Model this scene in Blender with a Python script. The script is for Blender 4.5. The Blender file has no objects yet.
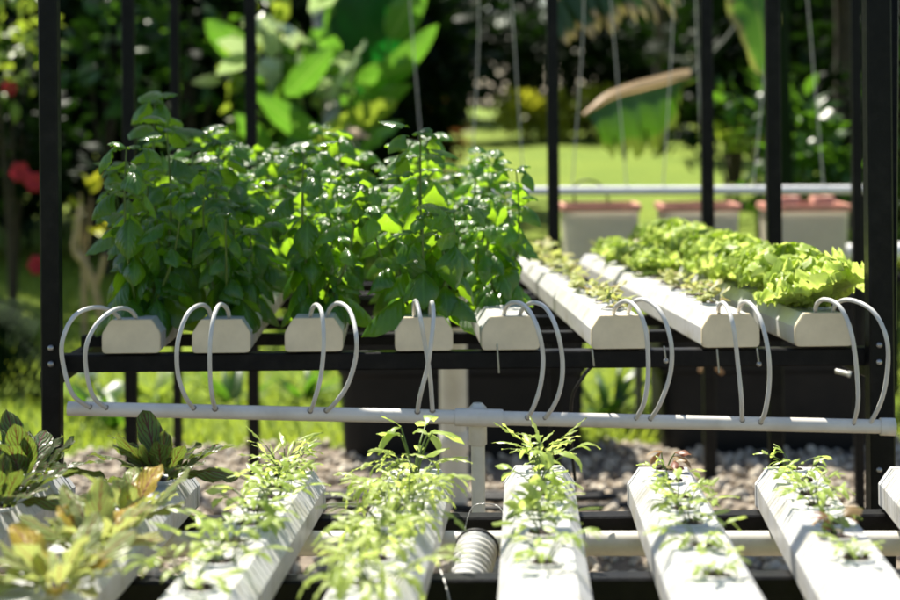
import bpy, math, random
import numpy as np
from mathutils import Vector, Matrix
random.seed(7); RNG = np.random.default_rng(11)
PI = math.pi
scn = bpy.context.scene
COL = scn.collection
CAMZ = 1.15; FPX = 1800.0; HOR = 100.0; ROLL = math.radians(0.5)
CR, SR = math.cos(ROLL), math.sin(ROLL)

# ------------------------------------------------------------------ measuring helpers
def P(px, py, Y):
    u, v = px - 450.0, py - HOR
    wx, wy = u*CR - v*SR, u*SR + v*CR
    return np.array((wx/FPX*Y, Y, CAMZ - wy/FPX*Y))
def on_plane(px, py, z0, Y0, slope):          # plane z = z0 - slope*(Y-Y0)
    u, v = px - 450.0, py - HOR
    wx, wy = u*CR - v*SR, u*SR + v*CR
    k = wy/FPX
    Y = (CAMZ - z0 - slope*Y0)/(k - slope)
    return np.array((wx/FPX*Y, Y, CAMZ - k*Y))
def ground_z(Y):
    return np.clip((np.asarray(Y, float) - 7.0)*0.05, 0.0, 0.80)
def on_ground(px, Y):
    p = P(px, 300, Y); p[2] = float(ground_z(Y)); return p
def nrm(a):
    a = np.asarray(a, float); return a/np.maximum(np.linalg.norm(a, axis=-1, keepdims=True), 1e-9)

# ------------------------------------------------------------------ mesh builder
class MB:
    def __init__(s): s.V, s.F, s.UV, s.n, s.sm = [], [], [], 0, []
    def add(s, V, F, uv=None, smooth=False):
        V = np.asarray(V, float).reshape(-1, 3); F = np.asarray(F, int)
        s.V.append(V); s.F.append(F + s.n); s.sm.append(smooth)
        s.UV.append(np.zeros((len(V), 2)) if uv is None else np.asarray(uv, float).reshape(-1, 2))
        s.n += len(V)
    def box(s, lo, hi):
        x0, y0, z0 = lo; x1, y1, z1 = hi
        V = [(x0,y0,z0),(x1,y0,z0),(x1,y1,z0),(x0,y1,z0),(x0,y0,z1),(x1,y0,z1),(x1,y1,z1),(x0,y1,z1)]
        s.add(V, [(0,3,2,1),(4,5,6,7),(0,1,5,4),(1,2,6,5),(2,3,7,6),(3,0,4,7)])
    def bar(s, a, b, w, h=None, up=(0,0,1), ch=0.0):
        h = h or w
        a, b = np.asarray(a, float), np.asarray(b, float); t = nrm(b - a)
        sd = np.cross(t, up); sd = nrm(sd if np.linalg.norm(sd) > 1e-6 else np.cross(t, (0,1,0))); u = np.cross(sd, t)
        c = ch or min(w, h)*0.08
        x, y = w/2, h/2
        pr = [(-x+c,-y),(x-c,-y),(x,-y+c),(x,y-c),(x-c,y),(-x+c,y),(-x,y-c),(-x,-y+c)]
        s.prism(pr, a, b, sd, u)
    def prism(s, prof, a, b, sd, u, smooth=False, caps=True):
        n = len(prof); V = []
        for o in (a, b): V += [np.asarray(o) + sd*p[0] + u*p[1] for p in prof]
        F = [(i, (i+1) % n, n+(i+1) % n, n+i) for i in range(n)]
        s.add(V, F, smooth=smooth)
        if caps:
            for k, o in ((0, a), (1, b)):
                c = len(prof); W = V[k*n:(k+1)*n] + [np.mean(V[k*n:(k+1)*n], axis=0)]
                s.add(W, [(i, (i+1) % n, c) if k else ((i+1) % n, i, c) for i in range(n)])
    def tube(s, pts, r, seg=8, caps=True):
        pts = np.asarray(pts, float); n = len(pts); r = np.broadcast_to(np.asarray(r, float), (n,))
        t = np.zeros_like(pts); t[1:-1] = pts[2:] - pts[:-2]; t[0] = pts[1]-pts[0]; t[-1] = pts[-1]-pts[-2]; t = nrm(t)
        ref = np.array((0,0,1.0)) if abs(t[0][2]) < .9 else np.array((1.0,0,0))
        sd = nrm(np.cross(t[0], ref)); V = []; UV = []
        for i in range(n):
            sd = nrm(sd - t[i]*np.dot(sd, t[i])); u = np.cross(sd, t[i])
            for k in range(seg):
                a = 2*PI*k/seg; V.append(pts[i] + r[i]*(math.cos(a)*sd + math.sin(a)*u)); UV.append((k/seg, i/n))
        F = [(i*seg+k, (i+1)*seg+k, (i+1)*seg+(k+1) % seg, i*seg+(k+1) % seg) for i in range(n-1) for k in range(seg)]
        s.add(V, F, UV, True)
        if caps:
            for i in (0, n-1):
                W = V[i*seg:(i+1)*seg] + [pts[i]]
                s.add(W, [(k, (k+1) % seg, seg) if i else ((k+1) % seg, k, seg) for k in range(seg)])
    def lathe(s, prof, o, seg=20, axis=(0,0,1), smooth=True):
        ax = nrm(axis); ref = np.array((1.0,0,0)) if abs(ax[0]) < .9 else np.array((0,1.0,0))
        a1 = nrm(np.cross(ax, ref)); a2 = np.cross(ax, a1); V = []
        for r, z in prof:
            for k in range(seg):
                a = 2*PI*k/seg; V.append(np.asarray(o) + ax*z + r*(math.cos(a)*a1 + math.sin(a)*a2))
        F = [(i*seg+k, i*seg+(k+1) % seg, (i+1)*seg+(k+1) % seg, (i+1)*seg+k) for i in range(len(prof)-1) for k in range(seg)]
        s.add(V, F, smooth=smooth)
    def leaves(s, base, T, N, L, W, droop=.8, cup=.3, nv=4, nu=2, p=.8, q=.8, pet=0.0, ruf=0.0, rfreq=5, lobe=0.0, lfreq=4, fold=0.0, twist=0.0, tip=0.0):
        base = np.asarray(base, float).reshape(-1, 3); n = len(base)
        if n == 0: return
        bc = lambda a: np.broadcast_to(np.asarray(a, float), (n,)).copy()
        L, W, droop, cup, ruf, fold, twist = map(bc, (L, W, droop, cup, ruf, fold, twist))
        T = nrm(np.broadcast_to(T, (n, 3))); N = np.broadcast_to(N, (n, 3)); N = N - T*np.sum(N*T, 1, keepdims=True)
        bad = np.linalg.norm(N, axis=1) < 1e-4; N = np.where(bad[:, None], np.cross(T, (1.0, .3, .2)), N); N = nrm(N)
        S = np.cross(T, N)
        v = np.linspace(0, 1, nv+1); u = np.linspace(-1, 1, nu+1)
        phi = droop[:, None]*v[None, :]
        d = np.cos(phi)[..., None]*T[:, None] - np.sin(phi)[..., None]*N[:, None]
        nn = np.sin(phi)[..., None]*T[:, None] + np.cos(phi)[..., None]*N[:, None]
        mid = (d[:, 1:] + d[:, :-1])/2
        c = np.concatenate([np.zeros((n, 1, 3)), np.cumsum(mid, 1)], 1)*(L/nv)[:, None, None] + base[:, None]
        vb = np.clip((v - pet)/(1 - pet), 0, 1)
        sh = np.sin(PI*np.clip(vb, 1e-4, 1 - 1e-4)**p)**q
        if lobe: sh = sh*(1 - lobe*(.5 + .5*np.cos(2*PI*lfreq*vb))*(vb < .8))
        sh = np.where(v < pet, .05, np.maximum(sh, .03))
        w = W[:, None]/2*sh[None]
        ph = RNG.uniform(0, 2*PI, (n, 1, 1)); ph2 = RNG.uniform(0, 2*PI, (n, 1, 1))
        uu = np.abs(u)[None, None, :]
        off = -cup[:, None, None]*uu**2*w[..., None] + fold[:, None, None]*uu*w[..., None]
        wob = ruf[:, None, None]*uu**2*(np.sin(2*PI*rfreq*v[None, :, None] + ph + np.sign(u)[None, None]*1.7) + .5*np.sin(2*PI*rfreq*1.83*v[None, :, None] + ph2 - np.sign(u)[None, None]))
        off = off + wob
        if tip: off = off + tip*(v[None, :, None]**4)*np.sin(u[None, None, :]*9.5 + ph)
        tw = twist[:, None]*v[None]
        Sv = np.cos(tw)[..., None]*S[:, None] + np.sin(tw)[..., None]*nn
        Nv = -np.sin(tw)[..., None]*S[:, None] + np.cos(tw)[..., None]*nn
        X = c[:, :, None] + Sv[:, :, None]*(u[None, None, :]*w[..., None])[..., None] + Nv[:, :, None]*off[..., None]
        m = (nv+1)*(nu+1)
        i, j = np.meshgrid(np.arange(nv), np.arange(nu), indexing='ij')
        q0 = (i*(nu+1) + j).ravel(); F = np.stack([q0, q0+1, q0+nu+2, q0+nu+1], 1)
        F = (F[None] + (np.arange(n)*m)[:, None, None]).reshape(-1, 4)
        uv = np.stack(np.broadcast_arrays((u[None]*.5 + .5), v[:, None]), -1)
        s.add(X.reshape(-1, 3), F, np.broadcast_to(uv[None], (n,)+uv.shape), True)
    def mesh(s, name, mat, off=(0, 0, 0)):
        V = np.concatenate(s.V) - np.asarray(off, float); UV = np.concatenate(s.UV)
        loops = np.concatenate([f.ravel() for f in s.F]); tot = np.concatenate([np.full(len(f), f.shape[1]) for f in s.F])
        sm = np.concatenate([np.full(len(f), k) for f, k in zip(s.F, s.sm)])
        me = bpy.data.meshes.new(name); me.vertices.add(len(V)); me.vertices.foreach_set('co', V.ravel())
        me.loops.add(len(loops)); me.loops.foreach_set('vertex_index', loops.astype(np.int32))
        me.polygons.add(len(tot)); st = np.concatenate([[0], np.cumsum(tot)[:-1]])
        me.polygons.foreach_set('loop_start', st.astype(np.int32)); me.polygons.foreach_set('loop_total', tot.astype(np.int32))
        me.polygons.foreach_set('use_smooth', sm.astype(bool))
        ul = me.uv_layers.new(name='UVMap'); ul.data.foreach_set('uv', UV[loops].ravel())
        me.materials.append(mat); me.update(calc_edges=True); me.validate(); return me

def tag(o, label=None, cat=None, group=None, kind=None):
    if label: o['label'] = label
    if cat: o['category'] = cat
    if group: o['group'] = group
    if kind: o['kind'] = kind
    return o
def thing(name, loc, label, cat, group=None, rz=0.0):
    o = bpy.data.objects.new(name, None); COL.objects.link(o); o.location = tuple(map(float, loc)); o.rotation_euler.z = rz
    o.empty_display_size = .05
    return tag(o, label, cat, group)
def wloc(o):
    l = np.zeros(3)
    while o: l += np.array(o.location); o = o.parent
    return l
def part(name, mb, mat, parent, label=None, local=False):
    me = mb.mesh(name, mat, (0, 0, 0) if local else wloc(parent))
    o = bpy.data.objects.new(name, me); COL.objects.link(o); o.parent = parent
    if label: o['label'] = label
    return o
def solo(name, mb, mat, label=None, cat=None, group=None, kind=None):
    V = np.concatenate(mb.V); lo, hi = V.min(0), V.max(0); org = np.array(((lo[0]+hi[0])/2, (lo[1]+hi[1])/2, lo[2]))
    o = bpy.data.objects.new(name, mb.mesh(name, mat, org)); COL.objects.link(o); o.location = tuple(org)
    return tag(o, label, cat, group, kind)
def dup(root, loc, rz=0., sc=1., label=None, group=None, tilt=(0, 0)):
    r = root.copy(); COL.objects.link(r); r.location = tuple(map(float, loc)); r.rotation_euler = (tilt[0], tilt[1], rz); r.scale = (sc,)*3
    if label: r['label'] = label
    if group: r['group'] = group
    for ch in list(root.children):
        c = ch.copy(); COL.objects.link(c); c.parent = r
        for g in ch.children:
            d = g.copy(); COL.objects.link(d); d.parent = c
    return r
def spline(pts, k=6):
    p = np.asarray(pts, float); p = np.vstack([2*p[0]-p[1], p, 2*p[-1]-p[-2]]); out = []
    for i in range(1, len(p)-2):
        for t in np.linspace(0, 1, k, endpoint=False):
            a, b, c, d = p[i-1], p[i], p[i+1], p[i+2]
            out.append(.5*((2*b) + (-a+c)*t + (2*a-5*b+4*c-d)*t*t + (-a+3*b-3*c+d)*t**3))
    out.append(p[-2]); return np.array(out)

# ------------------------------------------------------------------ materials
class NT:
    def __init__(s, name):
        s.m = bpy.data.materials.new(name); s.m.use_nodes = True; s.t = s.m.node_tree; s.t.nodes.clear()
        s.out = s.t.nodes.new('ShaderNodeOutputMaterial')
    def n(s, typ, **kw):
        nd = s.t.nodes.new(typ)
        for k, v in kw.items():
            if k.startswith('i_'):
                key = k[2:]; key = int(key) if key.isdigit() else key.replace('_', ' ')
                nd.inputs[key].default_value = v
            else: setattr(nd, k, v)
        return nd
    def l(s, a, b): s.t.links.new(a, b)
    def math(s, op, a, b=None, c=None):
        nd = s.t.nodes.new('ShaderNodeMath'); nd.operation = op
        for i, x in enumerate((a, b, c)):
            if x is None: continue
            if isinstance(x, (int, float)): nd.inputs[i].default_value = x
            else: s.l(x, nd.inputs[i])
        return nd.outputs[0]
    def mix(s, f, a, b):
        nd = s.t.nodes.new('ShaderNodeMix'); nd.data_type = 'RGBA'
        for i, x in ((0, f), (6, a), (7, b)):
            if isinstance(x, (int, float)): nd.inputs[i].default_value = x
            elif isinstance(x, tuple): nd.inputs[i].default_value = x + (1,)
            else: s.l(x, nd.inputs[i])
        return nd.outputs[2]
    def noise(s, scale, detail=3, rough=.55, vec=None):
        nd = s.n('ShaderNodeTexNoise'); nd.inputs['Scale'].default_value = scale; nd.inputs['Detail'].default_value = detail; nd.inputs['Roughness'].default_value = rough
        if vec is None: vec = s.n('ShaderNodeTexCoord').outputs['Object']
        s.l(vec, nd.inputs['Vector']); return nd.outputs['Fac']
    def ramp(s, f, stops):
        nd = s.n('ShaderNodeValToRGB'); e = nd.color_ramp.elements
        while len(e) < len(stops): e.new(.5)
        for el, (p, c) in zip(e, stops): el.position = p; el.color = c + (1,) if len(c) == 3 else c
        s.l(f, nd.inputs[0]); return nd.outputs[0]
def solid(name, col, rough=.5, var=.15, scale=20, bump=0., spec=.5, metal=0., sss=0., trans=0., dirt=None, dscale=3., damt=.5, bscale=None):
    t = NT(name); b = t.n('ShaderNodeBsdfPrincipled')
    n1 = t.noise(scale); c2 = tuple(max(0, x*(1-var)) for x in col); c1 = tuple(min(1, x*(1+var*.6)) for x in col)
    c = t.mix(t.ramp(n1, [(.3, (0,0,0)), (.7, (1,1,1))]), c2, c1)
    if dirt:
        f = t.math('MULTIPLY', t.ramp(t.noise(dscale, 5, .7), [(.48, (0,0,0)), (.72, (1,1,1))]), damt); c = t.mix(f, c, dirt)
    t.l(c, b.inputs['Base Color'])
    t.l(t.math('ADD', t.math('MULTIPLY', t.noise(scale*2.3), .25), rough-.12), b.inputs['Roughness'])
    b.inputs['Specular IOR Level'].default_value = spec; b.inputs['Metallic'].default_value = metal
    if bump:
        bp = t.n('ShaderNodeBump', i_Strength=bump, i_Distance=.002); t.l(t.noise(bscale or scale*6, 4, .6), bp.inputs['Height']); t.l(bp.outputs[0], b.inputs['Normal'])
    if trans:
        tr = t.n('ShaderNodeBsdfTranslucent'); t.l(c, tr.inputs[0]); ms = t.n('ShaderNodeMixShader', i_0=trans); t.l(b.outputs[0], ms.inputs[1]); t.l(tr.outputs[0], ms.inputs[2]); t.l(ms.outputs[0], t.out.inputs[0])
    else: t.l(b.outputs[0], t.out.inputs[0])
    return t.m
def leafmat(name, ca, cb, tc, tf=.45, rough=.38, spec=.5, rib=None, vein=None, vamt=.0, vk=9., vm=5., bump=.0, edge=None, edgeamt=0., cc=None, tipc=None, objvar=0.):
    """ca..cb per-leaf colour, tc light passing through, vein colour over the blade, edge colour of a dried rim"""
    t = NT(name); b = t.n('ShaderNodeBsdfPrincipled'); geo = t.n('ShaderNodeNewGeometry'); rnd = geo.outputs['Random Per Island']
    c = t.ramp(rnd, [(0., ca), (1., cb)] if cc is None else [(0., ca), (.82, cb), (.95, cc)])
    nz = t.noise(45, 3); c = t.mix(t.math('MULTIPLY', nz, .35), c, tuple(x*.55 for x in ca))
    if objvar:
        oi = t.n('ShaderNodeObjectInfo').outputs['Random']; c = t.mix(t.math('MULTIPLY', oi, objvar), c, tuple(x*.45 for x in ca))
    uv = t.n('ShaderNodeUVMap'); sp = t.n('ShaderNodeSeparateXYZ'); t.l(uv.outputs[0], sp.inputs[0])
    au = t.math('ABSOLUTE', t.math('SUBTRACT', sp.outputs[0], .5))
    lat0 = t.math('SUBTRACT', t.math('MULTIPLY', sp.outputs[1], vk), t.math('MULTIPLY', au, vm))
    if vein: lat0 = t.math('ADD', lat0, t.math('MULTIPLY', t.noise(38., 3), 2.2))
    lat = t.math('PINGPONG', lat0, .5)
    lat_m = t.ramp(lat, [(.05, (1,1,1)), (.17, (0,0,0))])
    mid = t.ramp(au, [(.018, (1,1,1)), (.05, (0,0,0))])
    if rib: c = t.mix(t.math('MULTIPLY', mid, .6), c, rib)
    if vein:
        n2 = t.noise(9., 2); vf = t.math('MULTIPLY', t.math('MAXIMUM', lat_m, mid), vamt); c = t.mix(vf, c, vein)
    if edge:
        ed = t.math('ADD', t.math('MULTIPLY', au, 2.), t.math('MULTIPLY', t.math('SUBTRACT', t.noise(7., 3), .5), .55))
        ef = t.math('MULTIPLY', t.ramp(ed, [(.72, (0,0,0)), (.86, (1,1,1))]), edgeamt); c = t.mix(ef, c, edge)
    if tipc: c = t.mix(t.ramp(t.math('ADD', sp.outputs[1], t.math('MULTIPLY', t.math('SUBTRACT', t.noise(9., 2), .5), .4)), [(.74, (0,0,0)), (.84, (1,1,1))]), c, tipc)
    t.l(c, b.inputs['Base Color']); b.inputs['Roughness'].default_value = rough; b.inputs['Specular IOR Level'].default_value = spec
    tr = t.n('ShaderNodeBsdfTranslucent'); tcol = t.mix(.55, c, tc)
    if vein: tcol = t.mix(t.math('MULTIPLY', t.math('MAXIMUM', lat_m, mid), vamt*.8), tcol, vein)
    t.l(tcol, tr.inputs[0])
    if bump:
        bp = t.n('ShaderNodeBump', i_Strength=bump, i_Distance=.004); t.l(t.math('ADD', t.math('MULTIPLY', lat, 1.), t.math('MULTIPLY', t.noise(70., 2), .6)), bp.inputs['Height']); t.l(bp.outputs[0], b.inputs['Normal'])
    ms = t.n('ShaderNodeMixShader', i_0=tf); t.l(b.outputs[0], ms.inputs[1]); t.l(tr.outputs[0], ms.inputs[2]); t.l(ms.outputs[0], t.out.inputs[0])
    return t.m

M = {}
M['gutter'] = solid('white_channel_plastic', (.56,.56,.55), .40, .06, 8, .05, dirt=(.30,.27,.17), dscale=14, damt=.7)
M['cap'] = solid('cream_cap_plastic', (.78,.67,.47), .5, .10, 14, .05, dirt=(.50,.42,.29), dscale=12, damt=.4)
M['tube'] = solid('feed_tube_plastic', (.60,.59,.55), .35, .1, 25)
M['pvc'] = solid('pvc_pipe', (.72,.69,.62), .36, .08, 12, dirt=(.42,.37,.28), dscale=7, damt=.45)
M['black'] = solid('black_painted_steel', (.004,.004,.0045), .42, .4, 30, .25, spec=.16, dirt=(.035,.032,.028), dscale=22, damt=.25)
M['tub'] = solid('black_tub_plastic', (.007,.007,.007), .55, .3, 10, spec=.25)
M['barb'] = solid('grey_barb_plastic', (.22,.20,.17), .5)
M['cable'] = solid('black_cable_rubber', (.012,.012,.012), .5)
M['wire'] = solid('galvanised_wire', (.35,.35,.34), .35, .2, 40, metal=.8)
M['media'] = solid('dark_growing_medium', (.055,.036,.024), .9, .7, 160, .8)
M['pot'] = solid('white_pot_plastic', (.89,.84,.74), .45, .06, 9, trans=.5, dirt=(.5,.45,.38), dscale=6, damt=.25)
M['rim'] = solid('terracotta_rim', (.62,.27,.19), .6, .2, 20)
M['string'] = solid('white_twine', (.62,.60,.54), .8, .15, 60)
M['rail'] = solid('white_rail_paint', (.86,.85,.82), .4, .06, 14)
M['stem'] = leafmat('green_stem', (.10,.17,.03), (.14,.20,.04), (.3,.4,.05), .15)
M['bark'] = solid('dark_bark', (.045,.032,.022), .9, .5, 14, .8)
M['pbark'] = solid('pale_bark', (.42,.40,.33), .8, .35, 9, .6, dirt=(.10,.10,.07), dscale=5, damt=.8)
M['tan'] = solid('dry_branch', (.40,.28,.16), .85, .3, 18, .5)
M['basil'] = leafmat('basil_leaf', (.020,.085,.007), (.058,.19,.013), (.58,.98,.03), .50, .30, 1.0, (.13,.27,.05), None, 0, 7, 6, .45, objvar=.4)
M['lettuce'] = leafmat('lettuce_leaf', (.40,.54,.09), (.54,.65,.17), (.86,.99,.24), .57, .42, .4, (.5,.6,.2), None, 0, 6, 4, .25)
M['sprout'] = leafmat('sprout_leaf', (.34,.40,.09), (.50,.46,.17), (.65,.72,.18), .42, .5, .4, cc=(.42,.26,.10))
M['seedling'] = leafmat('seedling_leaf', (.30,.43,.07), (.44,.55,.15), (.80,.93,.20), .54, .36, .5, (.3,.4,.12))
M['arugula'] = leafmat('arugula_leaf', (.33,.44,.08), (.48,.57,.18), (.80,.92,.20), .54, .38, .5, (.36,.44,.16))
M['redling'] = leafmat('red_seedling_leaf', (.28,.09,.08), (.26,.24,.08), (.5,.25,.10), .42, .42, .4)
M['sorrel'] = leafmat('dark_veined_leaf', (.035,.085,.020), (.085,.15,.032), (.32,.46,.05), .36, .34, .5, None, (.09,.005,.012), .97, 7, 6, .7)
M['ysorrel'] = leafmat('yellowing_veined_leaf', (.22,.34,.09), (.42,.52,.22), (.66,.78,.16), .44, .4, .45, None, (.24,.04,.04), .85, 7, 6, .6, cc=(.55,.36,.03))
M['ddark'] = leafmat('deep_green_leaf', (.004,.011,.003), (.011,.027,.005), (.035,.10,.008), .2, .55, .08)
M['dmid'] = leafmat('mid_green_leaf', (.022,.062,.010), (.055,.14,.018), (.20,.46,.02), .42, .36, .4)
M['dlime'] = leafmat('lime_leaf', (.12,.22,.02), (.24,.34,.04), (.50,.62,.05), .46, .4, .45)
M['dyellow'] = leafmat('yellow_green_leaf', (.28,.32,.02), (.42,.42,.03), (.65,.65,.04), .42, .45, .4)
M['dpale'] = leafmat('variegated_pale_leaf', (.34,.46,.22), (.55,.62,.38), (.55,.75,.25), .36, .28, .7, cc=(.10,.22,.05))
M['dorange'] = leafmat('croton_leaf', (.07,.025,.018), (.20,.08,.025), (.40,.15,.03), .36, .4, .5, cc=(.42,.22,.06))
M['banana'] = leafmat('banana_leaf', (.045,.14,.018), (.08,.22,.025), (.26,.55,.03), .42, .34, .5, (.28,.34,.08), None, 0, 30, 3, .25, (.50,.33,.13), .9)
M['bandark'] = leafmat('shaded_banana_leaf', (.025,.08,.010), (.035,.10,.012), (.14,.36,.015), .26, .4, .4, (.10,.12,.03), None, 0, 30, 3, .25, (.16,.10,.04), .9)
M['deepleaf'] = leafmat('deep_broad_leaf', (.006,.06,.010), (.010,.075,.014), (.01,.30,.02), .3, .4, .3)
M['bantorn'] = leafmat('torn_banana_leaf', (.02,.055,.010), (.035,.085,.015), (.08,.20,.015), .25, .35, .5, (.10,.12,.03), tipc=(.50,.34,.18))
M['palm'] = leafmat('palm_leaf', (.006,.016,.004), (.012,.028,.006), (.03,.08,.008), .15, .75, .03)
M['taro'] = leafmat('broad_leaf', (.05,.17,.025), (.11,.26,.03), (.22,.52,.03), .46, .32, .5, (.28,.40,.10), None, 0, 10, 6, .2)
M['dry'] = leafmat('dried_leaf', (.50,.33,.18), (.66,.48,.30), (.6,.4,.2), .3, .6, .3)
M['red'] = leafmat('red_petal', (.36,.015,.03), (.50,.03,.06), (.6,.04,.06), .3, .5, .3)
M['blade'] = leafmat('grass_blade', (.18,.27,.025), (.32,.38,.05), (.55,.68,.05), .42, .5, .3)

def lawn_mat():
    t = NT('mown_lawn'); b = t.n('ShaderNodeBsdfPrincipled')
    c = t.mix(t.ramp(t.noise(1.3, 5, .65), [(.35, (0,0,0)), (.65, (1,1,1))]), (.16,.25,.018), (.25,.33,.026))
    c = t.mix(t.math('MULTIPLY', t.ramp(t.noise(30, 4, .7), [(.4, (0,0,0)), (.7, (1,1,1))]), .6), c, (.12,.17,.012))
    t.l(c, b.inputs['Base Color']); b.inputs['Roughness'].default_value = .8; b.inputs['Specular IOR Level'].default_value = .2
    bp = t.n('ShaderNodeBump', i_Strength=.8, i_Distance=.03); t.l(t.noise(60, 4, .7), bp.inputs['Height']); t.l(bp.outputs[0], b.inputs['Normal'])
    t.l(b.outputs[0], t.out.inputs[0]); return t.m
M['lawn'] = lawn_mat()
M['bed'] = solid('gravel_bed_soil', (.20,.16,.12), .9, .5, 40, .8)
def pebble_mat():
    t = NT('mixed_pebbles'); b = t.n('ShaderNodeBsdfPrincipled'); r = t.n('ShaderNodeNewGeometry').outputs['Random Per Island']
    c = t.ramp(r, [(0, (.28,.22,.15)), (.25, (.54,.46,.35)), (.5, (.40,.37,.31)), (.75, (.64,.57,.45)), (1, (.52,.42,.29))])
    c = t.mix(t.math('MULTIPLY', t.noise(60, 4), .4), c, (.22,.17,.12)); t.l(c, b.inputs['Base Color']); b.inputs['Roughness'].default_value = .8; t.l(b.outputs[0], t.out.inputs[0]); return t.m
M['pebble'] = pebble_mat()

# ------------------------------------------------------------------ ground
mb = MB()
ys = np.concatenate([np.linspace(-6, 7, 14), np.linspace(7.5, 26, 38), np.linspace(30, 140, 12)]); xs = np.linspace(-90, 90, 61)
X, Y = np.meshgrid(xs, ys); Z = ground_z(Y) + np.where(Y > 8, .03*np.sin(X*.9 + Y*.5), 0)
nx = len(xs); F = [(i*nx+j, i*nx+j+1, (i+1)*nx+j+1, (i+1)*nx+j) for i in range(len(ys)-1) for j in range(nx-1)]
mb.add(np.stack([X, Y, Z], -1), F, smooth=True); solo('lawn', mb, M['lawn'], kind='structure')
mb = MB()                                                     # gravel bed: irregular front edge towards the lawn
bx = np.linspace(-3.4, 3.4, 60); edge = 5.95 + .06*np.sin(bx*5.1) + .05*np.sin(bx*11.3+1) + np.where(bx < -1.1, -.15, 0)
V = [(x, .5, .006) for x in bx] + [(x, e, .006) for x, e in zip(bx, edge)]; n = len(bx)
mb.add(V, [(i, i+1, n+i+1, n+i) for i in range(n-1)]); solo('gravel_bed', mb, M['bed'], kind='structure')
import bmesh
bm = bmesh.new(); bmesh.ops.create_icosphere(bm, subdivisions=2, radius=1.0); ico_v = np.array([v.co[:] for v in bm.verts]); bm.verts.index_update()
ico_f = np.array([[v.index for v in f.verts] for f in bm.faces]); bm.free()
def blobs(mb, pos, rad, squash=(.5, 1.0)):
    n = len(pos); A = RNG.normal(size=(n, 3, 3)); Q, _ = np.linalg.qr(A)
    sc = rad[:, None]*np.stack([RNG.uniform(.8, 1.3, n), RNG.uniform(.7, 1.0, n), RNG.uniform(.55, .8, n)], 1)
    W = ico_v[None]*(1 + .07*RNG.normal(size=(n, len(ico_v), 1))) * sc[:, None]
    W = np.einsum('nij,nkj->nki', Q, W); W = W + pos[:, None]
    F = (ico_f[None] + (np.arange(n)*len(ico_v))[:, None, None]).reshape(-1, 3); mb.add(W.reshape(-1, 3), F, smooth=True)
n = 7500; py = 2.3 + (6.0 - 2.3)*RNG.uniform(0, 1, n)**.72; px = RNG.uniform(-1, 1, n)*(.27*py + .35); rad = RNG.uniform(.007, .012, n) + .012*RNG.uniform(0, 1, n)**2
e = np.interp(px, bx, edge); k = py < e + .03
mb = MB(); blobs(mb, np.stack([px, py, .006 + rad*.45], 1)[k], rad[k]); solo('gravel', mb, M['pebble'], 'bed of rounded tan and grey pebbles under the racks', 'gravel', kind='stuff')
n = 26000; gy = 5.95 + 5.5*RNG.uniform(0, 1, n)**1.3; gx = RNG.uniform(-1, 1, n)*(.27*gy + .3)
mb = MB(); a = RNG.uniform(0, 2*PI, n); T = np.stack([np.cos(a)*.5, np.sin(a)*.5, np.ones(n)], 1); N = np.stack([-np.cos(a), -np.sin(a), np.full(n, .5)], 1)
mb.leaves(np.stack([gx, gy, ground_z(gy) - .003], 1), T, N, RNG.uniform(.035, .095, n), RNG.uniform(.006, .011, n), -RNG.uniform(.1, .9, n)*-1, 0, 2, 1, .5, .6)
solo('grass', mb, M['blade'], 'short sunlit grass blades at the edge of the lawn', 'grass', kind='stuff')

# ------------------------------------------------------------------ front rack: white channels on black beams
GW, GH = .100, .056
PROF = [(-.046,0),(-.05,.004),(-.05,.033),(-.0335,.056),(.0335,.056),(.05,.033),(.05,.004),(.046,0)]
ORD = ['first', 'second', 'third', 'fourth', 'fifth', 'sixth', 'seventh', 'eighth', 'ninth', 'tenth', 'eleventh', 'twelfth', 'thirteenth', 'fourteenth']
def frame_of(a, b):
    t = nrm(b - a); sd = nrm(np.cross(t, (0, 0, 1))); return t, sd, np.cross(sd, t)
def channel_body(a, b, rib=None, seam=None):
    t, sd, u = frame_of(a, b); L = np.linalg.norm(b - a); mb = MB(); n = len(PROF)
    if rib: s = np.arange(0, L, rib/4); k = np.arange(len(s)) % 4; h = np.array((-.0024, -.0024, .0004, .0))[k]; s = s + np.array((0, .0024 - rib/4, .0036 - rib/2, rib/4 - .0012))[k]
    else:
        s = [0]; h = [0]
        x = seam
        while x < L - .01: s += [x-.003, x-.0015, x+.0015, x+.003]; h += [0, -.0007, -.0007, 0]; x += seam
        s.append(L); h.append(0); s, h = np.array(s), np.array(h)
    pr = np.array(PROF); V = []
    for si, hi in zip(s, h):
        q = pr.copy(); q[3:5, 1] += hi; q[2, 0] -= hi*.7; q[5, 0] += hi*.7
        V.append(a + t*si + np.outer(q[:, 0], sd) + np.outer(q[:, 1], u))
    V = np.concatenate(V); F = [(i*n+j, i*n+(j+1) % n, (i+1)*n+(j+1) % n, (i+1)*n+j) for i in range(len(s)-1) for j in range(n)]
    mb.add(V, F); return mb
def sleeve(a, t, sd, u, l0, l1, g, lip=True):
    mb = MB(); c = np.array((0, .028)); pr = (np.array(PROF) - c)*(1 + g/.04) + c
    mb.prism([tuple(p) for p in pr], a + t*l0, a + t*l1, sd, u); return mb
def net_cup(o, u, t, r=.0165):
    mb = MB(); mb.lathe([(r+.004, -.001), (r+.004, .0022), (r+.001, .0030), (r, .0022), (r-.001, .0005)], o, 20, u); return mb
def medium(o, u, r=.0158):
    mb = MB(); mb.lathe([(r, .0009), (r*.6, .0016), (.0005, .0012)], o, 16, u); k = 9; a = RNG.uniform(0, 2*PI, k); q = r*.85*np.sqrt(RNG.uniform(0, 1, k)); blobs(mb, np.asarray(o) + np.stack([q*np.cos(a), q*np.sin(a), np.full(k, .002)], 1), RNG.uniform(.003, .006, k)); return mb

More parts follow.
